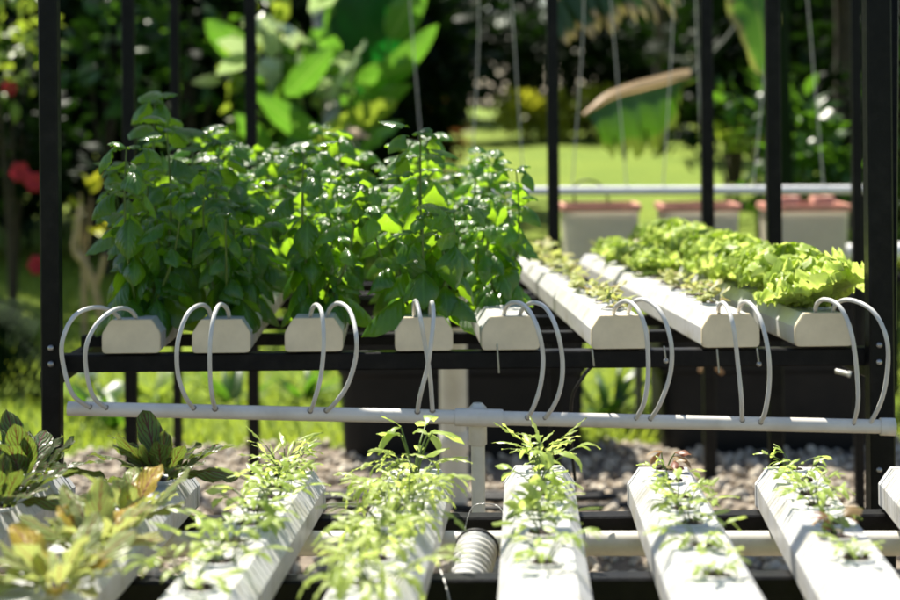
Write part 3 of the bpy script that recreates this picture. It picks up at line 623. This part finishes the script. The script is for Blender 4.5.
def row(i, protos, ss, sc, desc, group, off=0.0):
    for j, s in enumerate(ss):
        o = ftop(i, s, off*(1 if j % 2 else -1)); cup_on(FR[i], ftop(i, s))
        place(protos, j, o, R2.uniform(0, 6.28), sc*R2.uniform(.9, 1.12), '%s, %s on the %s' % (desc, 'farthest' if j == 0 else ORD[j] + ' from far end', FR[i]['name']), group)
row(2, sdl, [.06, .14, .22, .31, .40, .50, .61, .74], 1.2, 'thin leafy green seedling', 'seedlings in the front channels', .008)
row(2, miz, [.055], .95, 'feathery pale mizuna tuft', 'mizuna tufts')
row(3, tall, [.07], 1.0, 'tall seedling with arching stems', 'tall seedlings')
row(3, aru, [.14, .22, .31, .40, .50, .61, .73], 1.0, 'bushy lobed arugula', 'arugula plants', .012)
row(4, miz, [.05], 1.05, 'spiky pale mizuna tuft', 'mizuna tufts')
row(4, tall, [.14], .75, 'broad leaved green seedling', 'tall seedlings')
row(4, sdl, [.25, .36, .50, .66], 1.05, 'green seedling in a white hole', 'seedlings in the front channels')
o = ftop(4, .40, .040); place(tall, 1, o, 0.0, .85, 'broad leaved seedling hanging over the right edge of the fifth front channel', 'tall seedlings', (.35, 1.1))
row(5, red, [.03], 1.25, 'withered reddish seedling', 'red seedlings')
row(5, sdl, [.13, .25, .33, .42, .55, .70], .85, 'small green seedling', 'seedlings in the front channels')
row(6, sdl, [.03, .13, .23, .31, .42, .62], .85, 'small fresh green seedling', 'seedlings in the front channels')
row(6, red, [.50], 1.3, 'reddish seedling', 'red seedlings')
row(7, sdl, [.30, .5], .8, 'small seedling', 'seedlings in the front channels')
for o in [o for o in COL.objects if o.parent is None and o.location.y < -20]:
    for c in list(o.children): bpy.data.objects.remove(c)
    bpy.data.objects.remove(o)
# ------------------------------------------------------------------ pots, rail, strings behind
bz = .505
o = thing('bench', (P(720, 0, 6.65)[0], 6.65, 0), 'low black bench holding the white pots', 'bench'); xa, xb = P(548, 300, 6.65)[0], P(905, 300, 6.65)[0]
for yy in (6.55, 6.78): mb = MB(); mb.bar((xa, yy, bz-.02), (xb, yy, bz-.02), .035); part('rail', mb, M['black'], o)
for xx in (xa+.1, (xa+xb)/2, xb-.1):
    for yy in (6.55, 6.78): mb = MB(); mb.bar((xx, yy, 0), (xx, yy, bz-.04), .03); part('leg', mb, M['black'], o)
for pxx, w, lab in ((599, .275, 'leftmost white planting pot with terracotta rim'), (697, .275, 'middle white planting pot behind the lettuce'), (803, .29, 'right white planting pot with a thick terracotta rim')):
    c = P(pxx, 200, 6.65); c[2] = bz; o = thing('planter_pot', c, lab, 'pot', 'white planting pots on the bench'); hh = P(pxx, 206.5, 6.52)[2] - bz
    def ringbox(z, k): return [(c[0]+sx*(w/2*k-.012*(q)), c[1]+sy*(.13*k-.012*(1-q)), bz+z) for sx, sy, q in ((-1,-1,1),(1,-1,1),(1,-1,0),(1,1,0),(1,1,1),(-1,1,1),(-1,1,0),(-1,-1,0))]
    def shell(lv):
        V = sum([ringbox(z, k) for z, k in lv], []); return V, [(i*8+j, i*8+(j+1) % 8, (i+1)*8+(j+1) % 8, (i+1)*8+j) for i in range(len(lv)-1) for j in range(8)]
    mb = MB(); V, F = shell([(0,.90),(hh-.016,.985),(hh-.016,.9),(.02,.82)]); mb.add(V, F); part('body', mb, M['pot'], o)
    mb = MB(); V, F = shell([(hh-.018,.99),(hh-.018,1.05),(hh+.004,1.05),(hh+.004,.93),(hh-.018,.93)]); mb.add(V, F); part('rim', mb, M['rim'], o)
    mb = MB(); mb.add(ringbox(hh-.03, .93), [tuple(range(8))]); part('soil', mb, M['media'], o)
    for s in (-.04, .05):
        mb = MB(); mb.lathe([(.035, hh-.02), (.042, hh+.03), (.046, hh+.03), (.040, hh-.02)], (c[0]+s*1.4, c[1], bz), 14) if pxx == 803 else None
        if pxx == 803: part('seedling_cup', mb, M['rim'], o)
a, b = P(340, 191.5, 6.30), P(876, 189.5, 6.30)
o = thing('wire_rail', (a+b)/2, 'white horizontal rail above the pots with strings tied to it', 'rail'); mb = MB(); mb.tube(np.linspace(a, b, 8), .0155, 16); part('rail', mb, M['rail'], o)
for f in (.02, .98): c = a + (b-a)*f; mb = MB(); mb.bar((c[0], c[1]+.033, 0), (c[0], c[1]+.033, c[2]+.02), .035); part('post', mb, M['black'], o)
a, b = P(628, 258, 6.95), P(960, 250, 6.95)
o = thing('water_pipe', (a+b)/2, 'thick white pipe running behind the pots', 'pipe'); mb = MB(); mb.tube([a, a + (.004,0,0), b], [.028, .034, .034], 16); part('pipe', mb, M['rail'], o)
for f in (.2, .8): c = a + (b-a)*f; mb = MB(); mb.bar((c[0], c[1], 0), (c[0], c[1], c[2]-.036), .03); part('stand', mb, M['black'], o)
mb = MB(); mb.tube(spline([P(575,203,6.4), P(574,188,6.36), P(582,181,6.34), P(596,182,6.34), P(606,192,6.36), P(608,204,6.42)], 5), .004, 6); solo('drip_tube', mb, M['cable'], 'thin black drip tube arching over the leftmost pot', 'tube')
strs = [(425,190,408,0),(471,190,479,0),(524,190,510,0),(572,190,584,0),(627,190,609,0),(663,190,673,0),(703,190,694,0),(753,190,770,0),(824,190,806,0)]
for j, (xa, ya, xb, yb) in enumerate(strs):
    A, B = P(xa, ya, 6.30), P(xb, yb, 6.30); B = A + (B-A)*2.6; mid = (A+B)/2 + np.array((.006*(-1)**j, 0, 0)); mb = MB(); mb.tube(spline([A, A*.7+B*.3+(.004,0,0), mid, B], 5), .0021, 6)
    solo('plant_string', mb, M['string'], 'pale plant string rising from the white rail, %s from the left' % ORD[j], 'string', 'strings above the white rail')

# ------------------------------------------------------------------ garden behind
def foliage_blob(mb, c, r, n, L, wr=.5, clumps=9, droop=(.2, 1.2), nv=3, nu=2, up=.3, shell=.55):
    cc = rand_dirs(clumps, -.8, 1)*RNG.uniform(.35, .95, (clumps, 1)); k = RNG.integers(0, clumps, n)
    d = rand_dirs(n, -1, 1); p = cc[k] + d*RNG.uniform(shell*.4, .45, (n, 1)); P_ = np.asarray(c) + p*np.asarray(r)
    o = nrm(p + RNG.normal(size=(n, 3))*.55 + np.array((0, 0, up))); N = nrm(UP + RNG.normal(size=(n, 3))*.5)
    l = L*RNG.uniform(.6, 1.3, n); mb.leaves(P_, o, N, l, l*wr, RNG.uniform(*droop, n), RNG.uniform(0, .3, n), nv, nu, .8, .8)
def shrub(name, label, cat, px, Y, size, n, L, mat, group=None, zc=None, wr=.5, trunk=True, clumps=12, bark='bark', dx=0., **kw):
    g0 = on_ground(px, Y); g0[0] += dx; r = np.array(size); zc = r[2]*.95 if zc is None else zc
    o = thing(name, g0, label, cat, group); mb = MB(); foliage_blob(mb, g0 + (0, 0, zc), r, n, L, wr, clumps, **kw); part('foliage', mb, mat, o)
    mb = MB()
    for k in range(4):
        d = rand_dirs(1, .5, .9)[0]; tip = g0 + np.array((0, 0, zc)) + d*r*.6; m = g0 + np.array((d[0]*r[0]*.15, d[1]*r[1]*.15, zc*.55))
        mb.tube(spline([g0 - (0,0,.05), m, tip], 4), np.linspace(.035, .008, 9)*max(.4, r[2]), 7)
    part('trunk', mb, M[bark], o); return o
def tree(label, x, Y, h, rc, n, L, mat, group=None, name='tree', crown_z=.62, clumps=16):
    g0 = np.array((x, Y, float(ground_z(Y)))); o = thing(name, g0, label, 'tree', group); mb = MB(); top = g0 + (0, 0, h*.7)
    mb.tube(spline([g0 - (0,0,.1), g0 + (.1, 0, h*.3), top], 5), np.linspace(.16, .06, 11)*h/5, 9)
    cz = g0 + np.array((0, 0, h*crown_z))
    for k in range(7):
        d = rand_dirs(1, .0, .8)[0]; st = g0 + np.array((.05, 0, h*RNG.uniform(.25, .6))); mb.tube(spline([st, st + d*rc*np.array((.5,.5,.3)) + (0,0,.1), cz + d*np.array((rc, rc, h*.34))*.85], 4), np.linspace(.06, .012, 9)*h/5, 6)
    part('trunk', mb, M['bark'], o); mb = MB(); foliage_blob(mb, cz, (rc, rc, h*.40), n, L, .5, clumps); part('crown', mb, mat, o); return o
RNG = np.random.default_rng(77)
for j, (x, Y, h) in enumerate([(-3.6, 14.0, 6.0), (-1.9, 14.6, 6.2), (-5.2, 14.2, 6.0), (3.4, 14.6, 6.0), (5.0, 14.8, 6.2), (4.2, 11.4, 5.4)]):
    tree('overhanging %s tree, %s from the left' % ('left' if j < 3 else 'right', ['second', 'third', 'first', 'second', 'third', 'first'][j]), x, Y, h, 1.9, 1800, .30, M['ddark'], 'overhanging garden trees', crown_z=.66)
# dark wall of trees and hedge beyond the lawn
k = 0
for x in np.linspace(-15, 15, 13):
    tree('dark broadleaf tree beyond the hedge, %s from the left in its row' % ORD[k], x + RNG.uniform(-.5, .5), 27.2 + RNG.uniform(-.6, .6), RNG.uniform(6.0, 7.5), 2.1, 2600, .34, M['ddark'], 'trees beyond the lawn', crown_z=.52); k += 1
k = 0
for x in np.linspace(-17, 17, 14):
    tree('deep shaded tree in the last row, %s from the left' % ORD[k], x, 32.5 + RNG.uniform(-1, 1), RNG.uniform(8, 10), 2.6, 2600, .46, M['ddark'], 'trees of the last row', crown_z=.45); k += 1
k = 0
for x in np.linspace(-6.5, 6.5, 11):
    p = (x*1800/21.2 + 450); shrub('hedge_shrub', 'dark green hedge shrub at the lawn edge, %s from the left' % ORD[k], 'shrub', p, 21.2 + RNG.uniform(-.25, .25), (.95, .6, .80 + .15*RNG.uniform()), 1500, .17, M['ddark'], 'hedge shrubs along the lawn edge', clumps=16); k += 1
for j, (p, s) in enumerate([(528, .42), (556, .36), (592, .5), (625, .42)]):
    shrub('golden_shrub', 'sunlit golden yellow shrub before the hedge, %s from the left' % ORD[j], 'shrub', p, 20.4, (s*.8, .3, .25), 380, .12, M['dyellow'], 'golden shrubs before the hedge', zc=.30)
shrub('croton_bush', 'red brown croton bush at the left lawn edge', 'shrub', 408, 16.5, (.42, .4, .42), 500, .15, M['dorange'])
shrub('croton_bush', 'small orange tipped croton beneath the broad leaves', 'shrub', 382, 14.0, (.22, .25, .42), 240, .14, M['dorange'])
# left thicket
for j, (p, Y, s, m) in enumerate([(15, 11.2, (.55, .5, .95), 'ddark'), (90, 11.0, (.55, .5, .90), 'ddark'), (160, 11.3, (.55, .5, .98), 'ddark'), (225, 11.2, (.5, .5, .95), 'ddark'), (300, 11.6, (.5, .5, .9), 'ddark'), (-60, 11, (.6, .5, .95), 'ddark'), (365, 12.6, (.4, .4, .85), 'ddark')]):
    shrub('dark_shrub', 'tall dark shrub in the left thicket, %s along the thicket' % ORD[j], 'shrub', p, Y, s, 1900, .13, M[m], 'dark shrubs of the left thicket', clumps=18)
for j, (p, Y, s) in enumerate([(10, 12.6, 1.25), (130, 12.8, 1.3), (250, 12.8, 1.3), (370, 13.4, 1.25)]):
    shrub('tall_shrub', 'very tall shaded shrub behind the left thicket, %s along its row' % ORD[j], 'shrub', p, Y, (.75, .6, s), 2600, .17, M['ddark'], 'tall shrubs behind the left thicket', clumps=22)
shrub('lime_shrub', 'lime green shrub at the upper left edge', 'shrub', 12, 8.6, (.22, .25, .34), 120, .09, M['dlime'], zc=1.32)
h = shrub('hibiscus_bush', 'dark hibiscus bush with red flowers at the left edge', 'shrub', 14, 8.9, (.34, .35, .50), 700, .10, M['ddark'], zc=.85)
for (fx, fy) in ((10, 88), (20, 172), (35, 182), (38, 265), (6, 372)):
    c = P(fx, fy, 8.45); mb = MB(); a = np.arange(6)*2*PI/6; d = np.stack([np.cos(a)*.8, -np.full(6, .5), np.sin(a)*.8], 1); s = .055 if fy not in (88,) else .042
    mb.leaves(np.repeat(c[None], 6, 0), d, np.tile((0, -1.0, .1), (6, 1)), s, s*.85, .8, .2, 4, 4, 1.1, .6, ruf=.004); part('flower', mb, M['red'], h)
shrub('yellow_croton', 'small yellow leaved croton behind the leftmost rear channel', 'shrub', 84, 8.2, (.08, .10, .16), 16, .085, M['dyellow'], zc=.60, bark='tan')
o = thing('dry_branch', on_ground(92, 8.0), 'bent pale dry branch behind the left post', 'branch'); mb = MB()
mb.tube(spline([P(104, 330, 8.0), P(95, 290, 8.0), P(86, 265, 8.0), P(75, 250, 8.0), P(78, 226, 8.0), P(82, 205, 8.02)], 5), np.linspace(.020, .014, 26), 8); mb.tube(spline([P(95, 290, 8.0), P(101, 270, 8.0), P(105, 255, 8.0)], 4), .013, 7); part('stem', mb, M['tan'], o)
for j, (p, Y, zc) in enumerate([(108, 10.2, 1.15), (196, 10.3, 1.30)]):
    shrub('leafy_shrub', ['thin mid green shrub in the left thicket, just right of the tall left post', 'thin mid green shrub in the left thicket, above the tallest basil'][j], 'shrub', p, Y, (.40, .3, .55), 150, .14, M['dmid'], 'thin shrubs of the left thicket', zc=zc, droop=(.5, 1.6))
# low palm at the left edge
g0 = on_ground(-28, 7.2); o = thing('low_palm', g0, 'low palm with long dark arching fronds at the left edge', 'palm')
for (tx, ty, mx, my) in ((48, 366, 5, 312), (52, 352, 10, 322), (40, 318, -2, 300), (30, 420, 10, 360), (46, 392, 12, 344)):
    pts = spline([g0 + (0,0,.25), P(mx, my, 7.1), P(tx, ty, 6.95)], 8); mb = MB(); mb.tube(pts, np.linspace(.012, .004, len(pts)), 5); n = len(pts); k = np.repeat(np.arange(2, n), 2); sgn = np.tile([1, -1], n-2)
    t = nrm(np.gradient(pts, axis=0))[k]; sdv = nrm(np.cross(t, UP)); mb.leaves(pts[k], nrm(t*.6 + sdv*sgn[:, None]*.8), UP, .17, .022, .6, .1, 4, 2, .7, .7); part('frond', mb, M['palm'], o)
for j, (p, Y, s) in enumerate(((88, 7.3, .075), (100, 6.6, .055), (112, 7.0, .05))):
    c = on_ground(p, Y); mb = MB(); blobs(mb, np.array([c + (0, 0, s*.4)]), np.array([s])); solo('white_rock', mb, M['rail'], 'white rock on the left lawn, %s of three by size' % ['largest', 'second', 'smallest'][j], 'rock', 'white rocks on the left lawn')
# broad leaved plants in the centre left
def big_leaf(mb, base, tip, w, face=(0, -1, .3), droop=.5, cup=.15, nv=12, nu=8, p=.75, q=.6, fold=.0, ruf=.01, lobe=0):
    base, tip = np.asarray(base), np.asarray(tip); d = tip - base; L = np.linalg.norm(d); N = nrm(np.asarray(face, float)); t = nrm(d); N = nrm(N - t*np.dot(N, t))
    T = t*math.cos(droop/2) + N*math.sin(droop/2); N2 = N*math.cos(droop/2) - t*math.sin(droop/2); mb.leaves(base[None], T[None], N2[None], L*(1 + droop*droop/24), w, droop, cup, nv, nu, p, q, ruf=ruf, rfreq=3, fold=fold, lobe=lobe)
g0 = on_ground(352, 9.3); o = thing('broad_leaf_plant', g0, 'tall plant with broad bright green leaves behind the basil', 'plant')
for bx_, by_, tx_, ty_, w, Y, f, m in [(352, 95, 380, -40, .42, 9.5, (.2, -1, -.1), 'deepleaf'), (372, 92, 438, 24, .13, 8.6, (-.2, -1, -.5), 'taro'), (356, 84, 418, 62, .15, 8.6, (0, -1, -.4), 'taro'), (350, 70, 338, -20, .24, 9.5, (.3, -1, .2), 'taro'),
        (340, 126, 398, 100, .13, 8.5, (0, -1, -.3), 'dlime'), (346, 112, 412, 84, .12, 8.6, (0, -1, -.5), 'taro'), (328, 128, 370, 138, .07, 8.4, (0, -.8, .6), 'dry'), (340, 100, 300, 68, .18, 9.0, (.1, -.8, .8), 'taro'), (350, 104, 330, 62, .13, 8.9, (.3, -1, .6), 'taro'), (345, 125, 310, 100, .14, 8.9, (0, -.8, .9), 'dlime'), (390, 40, 425, -20, .18, 9.2, (.1, -1, .4), 'taro'), (318, 76, 258, 62, .14, 8.7, (0, -.7, .8), 'dpale'), (300, 120, 262, 104, .13, 8.6, (.2, -1, -.4), 'taro'), (252, 60, 205, 20, .16, 9.4, (.2, -1, -.4), 'taro'), (336, 60, 312, 28, .14, 8.7, (.2, -1, -.4), 'taro'), (330, 96, 352, 62, .12, 8.6, (.1, -.7, .9), 'dpale'), (316, 130, 286, 150, .12, 8.5, (.1, -1, .2), 'taro'), (350, 80, 366, 40, .10, 8.6, (.1, -.6, .9), 'dpale'), (318, 140, 256, 92, .13, 8.3, (.1, -1, -.4), 'taro'), (312, 158, 348, 112, .11, 8.3, (0, -1, -.5), 'dlime'), (286, 96, 334, 46, .13, 8.3, (-.2, -1, -.4), 'taro'), (270, 150, 236, 112, .10, 8.4, (0, -1, -.4), 'taro'), (360, 150, 402, 122, .10, 8.4, (0, -.8, .7), 'taro')]:
    mb = MB(); A, B = P(bx_, by_, Y), P(tx_, ty_, Y - .12); big_leaf(mb, A, B, w, f, .6, .2); s0 = g0 + (RNG.uniform(-.05, .05), 0, .25); mb.tube(spline([s0, (s0+A)/2 + (0,.03,.1), A], 5), np.linspace(.018, .008, 11), 6); part('leaf', mb, M[m], o)
shrub('variegated_shrub', 'pale variegated glossy shrub left of the broad leaved plant', 'shrub', 290, 8.7, (.20, .25, .36), 42, .20, M['dpale'], zc=1.26, wr=.62, clumps=9)
shrub('variegated_shrub', 'lower bright green shrub in front of the pale trunk', 'shrub', 290, 8.7, (.24, .25, .33), 90, .17, M['dmid'], zc=.92, wr=.5)
shrub('variegated_shrub', 'lime tinted shrub between the pale shrub and the broad leaves', 'shrub', 268, 9.2, (.24, .22, .40), 60, .15, M['dlime'], zc=1.25)
g0 = on_ground(324, 8.4); o = thing('pale_trunk_tree', g0, 'slender tree with a pale mottled trunk behind the basil', 'tree'); mb = MB(); mb.tube(spline([g0, P(322, 240, 8.4), P(324, 160, 8.45), P(332, 115, 8.7), P(322, 40, 9.7), P(300, -120, 9.9)], 6), np.linspace(.062, .03, 31), 12); part('trunk', mb, M['pbark'], o)
mb = MB(); foliage_blob(mb, P(285, -250, 9.9), (.4, .4, .4), 220, .14, .5); part('crown', mb, M['dmid'], o)
# right: banana plants, bush, dark trunks
g0 = on_ground(777, 8.3); o = thing('banana_plant', g0, 'banana plant with torn brown edged leaves right of centre', 'banana plant')
mb = MB(); mb.tube(spline([g0, g0 + (.02, 0, .7), P(776, 20, 8.3), P(772, -60, 8.3)], 5), np.linspace(.07, .045, 16), 12); part('pseudostem', mb, M['ddark'], o)
def banana_leaf(A, B, w, face, droop=.5, side=1., both=True, lobe=0., ragged=.014, mat='banana', nm='leaf', lab=None):
    mb = MB(); big_leaf(mb, A, B, w, face, droop, .35, 26, 10, .62, .5, ruf=ragged); d = A - B
    mb.tube(spline([P(772, -50, 8.3), A + d*.25 + (0,0,.08), A, A*.6 + B*.4, B*.9 + A*.1], 5), np.linspace(.022, .004, 21), 6); part(nm, mb, M[mat], o, lab)
# drooping leaf whose blade hangs from the dried midrib
A, B = P(690, 76, 7.9), P(583, 116, 7.5); n = 26; f = np.linspace(0, 1, n); mid = spline([A, P(650, 86, 7.75), P(612, 97, 7.6), B], 22); f = np.linspace(0, 1, len(mid)); mb = MB()
prof = np.interp(f, [0, .12, .26, .36, .6, .82, .95, 1], [.005, .03, .24, .28, .27, .22, .11, .02])
rows = []
for v in np.linspace(0, 1, 9): rows.append(mid + np.stack([.05*v*np.ones(len(f)) + .012*np.sin(f*40)*v, -.05*np.sin(v*2.6) + .10*v**1.5 + (.010*np.sin(f*120) + .02*np.sin(f*31 + 1))*v, -prof*v*(1 + .07*np.sin(f*95)*(v > .8) + .05*np.sin(f*41)*(v > .9))], 1))
V = np.array(rows); m = V.shape[1]; mb.add(V.reshape(-1, 3), [(i*m+j, i*m+j+1, (i+1)*m+j+1, (i+1)*m+j) for i in range(8) for j in range(m-1) if not (i > 3 + (j*7) % 4 and j % 5 == 2)], np.stack(np.meshgrid(f, .5 + .5*np.linspace(0, 1, 9)), -1)[..., ::-1].reshape(-1, 2), True)
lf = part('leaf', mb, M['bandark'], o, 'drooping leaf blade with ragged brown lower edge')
mb = MB(); rows = []
for v in np.linspace(-1, 1, 7): rows.append(mid + np.stack([np.zeros(len(f)), -.03 + .04*abs(v) + 0*f, v*np.interp(f, [0, .1, .4, .8, 1], [.026, .032, .030, .022, .006])*(1 + .04*np.sin(f*19)) + .006], 1))
V = np.array(rows); mb.add(V.reshape(-1, 3), [(i*m+j, i*m+j+1, (i+1)*m+j+1, (i+1)*m+j) for i in range(6) for j in range(m-1)], smooth=True); part('dried_midrib', mb, M['dry'], lf)
mb = MB(); mb.tube(spline([P(772, -50, 8.3), P(735, 30, 8.1), A], 6), np.linspace(.025, .016, 13), 7); part('leaf_stalk', mb, M['ddark'], o)
mid = spline([P(700, -110, 8.1), P(650, -70, 7.9), P(590, -28, 7.7), P(548, 6, 7.6)], 10); mb = MB(); mb.tube(mid, np.linspace(.018, .006, len(mid)), 6)
for k in range(6, len(mid)):
    for e in (0, 1):
        b = mid[k] + RNG.normal(size=3)*.008; tgt = np.array((.42 + RNG.uniform(-.12, .12), -.15 + RNG.uniform(-.2, .2), -.62 + RNG.uniform(-.15, .1))); l = RNG.uniform(.24, .36)*np.interp(k, [6, 12, 30], [.7, 1.1, .55])
        mb.leaves(b[None], tgt[None], np.array([(.4, -1, .5)]), l, .055, .5, .2, 6, 2, .45, .35)
part('leaf', mb, M['bantorn'], o, 'torn leaf hanging in dark strips with pale dry tips')
mb = MB(); mb.tube(spline([P(772, -50, 8.3), P(735, -120, 8.2), mid[0]], 5), np.linspace(.024, .018, 11), 6); part('leaf_stalk', mb, M['ddark'], o)
banana_leaf(P(738, -70, 8.0), P(768, 78, 7.7), .26, (.3, -1, .2), .35); banana_leaf(P(748, -60, 8.2), P(846, -30, 8.0), .3, (.1, -.7, .8), .6)
for j, (p, Y, s, zc, m, n, L) in enumerate([(800, 8.6, (.22, .25, .28), .85, 'dmid', 240, .13), (760, 8.9, (.24, .22, .12), 1.02, 'dmid', 90, .12), (735, 9.2, (.20, .2, .10), .80, 'dlime', 60, .10), (820, 9.2, (.26, .25, .30), .90, 'ddark', 420, .11), (905, 8.8, (.18, .2, .6), .95, 'dmid', 200, .11)]):
    shrub('leafy_shrub', ['star leaved green shrub behind the right pot', 'thin shrub with drooping leaf sprays left of the right pot', 'low lime shrub between the two right posts', 'dark shrub behind the star leaved shrub', 'green shrub at the right edge behind the posts'][j], 'shrub', p, Y, s, n, L, M[m], 'shrubs behind the pots', zc=zc, wr=.42, droop=(.6, 1.8))
for j, (p, Y, s) in enumerate([(800, 14.0, (.9, .6, 1.0)), (900, 12.0, (.7, .5, 1.1)), (880, 10.6, (.30, .4, .85)), (950, 10.5, (.4, .4, 1.0))]):
    shrub('dark_shrub', 'tall dark shrub in the right thicket, %s along the thicket' % ORD[j], 'shrub', p, Y, s, 2000, .15, M['ddark'], 'dark shrubs of the right thicket', clumps=18)
for j, (p, Y, h) in enumerate([(838, 10.0, 3.4), (660, 19.5, 5.0), (735, 15.5, 4.4)]):
    g0 = on_ground(p, Y); o = thing('tree', g0, ['dark slim tree behind the right pot', 'dark tree at the lawn edge behind the hanging leaf', 'dark tree on the lawn right of the hanging leaf'][j], 'tree', 'single trees on the lawn')
    mb = MB(); mb.tube(spline([g0 - (0,0,.05), g0 + (.05, 0, h*.4), g0 + (-.05, 0, h*.8)], 5), np.linspace(.075, .03, 11), 9); part('trunk', mb, M['bark'], o); mb = MB(); foliage_blob(mb, g0 + (0, 0, h*.72), (.9, .9, h*.3), 900, .2); part('crown', mb, M['ddark'], o)
for j, (p, Y, s) in enumerate([(848, 9.2, .09), (870, 9.0, .10), (893, 9.1, .09)]):
    g0 = on_ground(p, Y); mb = MB(); n = 40; d = rand_dirs(n, .75, .98); mb.leaves(np.repeat(g0[None], n, 0), d, nrm(np.array((0, 0, .4)) - d*.5 + np.array((0, 0, 1))), RNG.uniform(.4, .75, n), .022, RNG.uniform(.2, .8, n), .1, 6, 2, .5, .6)
    solo('grass_clump', mb, M['dlime'], 'tall upright lime grass clump behind the right posts, %s from the left' % ORD[j], 'grass clump', 'grass clumps at the right')
# leafy weeds under the rear rack, and the tree whose crown shades the left
for j, (p, Y, m) in enumerate([(98, 6.6, 'dmid'), (118, 6.3, 'dmid'), (232, 6.8, 'dmid'), (302, 6.9, 'dmid'), (606, 6.5, 'dmid'), (150, 6.9, 'dlime')]):
    g0 = on_ground(p, Y); mb = MB(); n = 16; d = rand_dirs(n, .45, .95); mb.leaves(np.repeat(g0[None], n, 0) + RNG.normal(size=(n, 3))*(.02, .02, 0), d, nrm(UP - d*.4), RNG.uniform(.14, .30, n), RNG.uniform(.025, .045, n), RNG.uniform(.2, 1., n), .2, 6, 2, .6, .7)
    solo('weed', mb, M[m], 'leafy weed growing on the lawn under the rear rack, %s' % ['leftmost', 'beside the leftmost one', 'below the second channel', 'below the third channel', 'right of the wide tub', 'between the two left posts'][j], 'weed', 'weeds on the near lawn')
SUN_EL, SUN_AZ = math.radians(57), math.radians(-24)          # azimuth from +Y, negative = left
sd = np.array((math.sin(SUN_AZ)*math.cos(SUN_EL), math.cos(SUN_AZ)*math.cos(SUN_EL), math.sin(SUN_EL)))
g0 = on_ground(-420, 6.4); g0[0] = -2.9; o = thing('shade_tree', g0, 'tree beyond the left frame edge whose crown shades the left basil', 'tree')
cr = np.array((-1.0, 3.45, 1.0)) + sd*2.3; tipb = np.array((.02, 3.20, 1.0)) + sd*2.1; mb = MB(); mb.tube(spline([g0 - (0,0,.05), g0 + (.1, -.1, 1.5), (cr + g0)/2 + (0, 0, .8), cr], 6), np.linspace(.12, .03, 19), 9)
mb.tube(spline([cr, cr*.5 + tipb*.5 + (0, 0, .06), tipb], 6), np.linspace(.03, .006, 13), 7); part('trunk', mb, M['bark'], o); mb = MB()
foliage_blob(mb, cr, (.5, .45, .3), 800, .13, .5, 12); foliage_blob(mb, cr + (-.9, .7, .1), (.6, .7, .4), 400, .14, .5, 10)
for f, r, n in ((.16, .30, 260), (.34, .24, 260), (.52, .17, 120), (.68, .12, 60), (.98, .11, 60)): foliage_blob(mb, cr + (tipb-cr)*f, (r*1.1, r*.5, r*.6), n, .085, .5, 6)
part('crown', mb, M['ddark'], o)

# ------------------------------------------------------------------ light, world, camera
w = bpy.data.worlds.new('World'); scn.world = w; w.use_nodes = True; nt = w.node_tree; nt.nodes.clear()
sky = nt.nodes.new('ShaderNodeTexSky'); sky.sky_type = 'NISHITA'; sky.sun_disc = False; sky.sun_elevation = SUN_EL; sky.sun_rotation = SUN_AZ % (2*PI)
bg = nt.nodes.new('ShaderNodeBackground'); bg.inputs[1].default_value = .068; wo = nt.nodes.new('ShaderNodeOutputWorld')
nt.links.new(sky.outputs[0], bg.inputs[0]); nt.links.new(bg.outputs[0], wo.inputs[0])
ld = bpy.data.lights.new('sun', 'SUN'); ld.energy = 4.5; ld.angle = math.radians(.53); ld.color = (1., .945, .83); lo = bpy.data.objects.new('sun', ld); COL.objects.link(lo)
lo.rotation_mode = 'QUATERNION'; lo.rotation_quaternion = Vector(tuple(-sd)).to_track_quat('-Z', 'Y'); lo.location = (0, 0, 12)
cd = bpy.data.cameras.new('camera'); cam = bpy.data.objects.new('camera', cd); COL.objects.link(cam); scn.camera = cam
cd.sensor_width = 36; cd.lens = FPX/900*36; cd.shift_y = -(300 - HOR)/900; cd.clip_start = .05; cd.clip_end = 400
cam.matrix_world = Matrix.Translation((0, 0, CAMZ)) @ Matrix.Rotation(PI/2, 4, 'X') @ Matrix.Rotation(-ROLL, 4, 'Z')
cd.dof.use_dof = True; cd.dof.focus_distance = 2.76; cd.dof.aperture_fstop = 3.8; cd.dof.aperture_blades = 0
vs = scn.view_settings; vs.view_transform = 'Standard'; vs.look = 'None'; vs.gamma = 1; vs.use_curve_mapping = False; vs.exposure = 1.3
cy = scn.cycles; cy.use_denoising = True; cy.max_bounces = 8; cy.diffuse_bounces = 4; cy.glossy_bounces = 3; cy.transmission_bounces = 4; cy.caustics_reflective = False; cy.caustics_refractive = False
cy.sample_clamp_indirect = 6.0
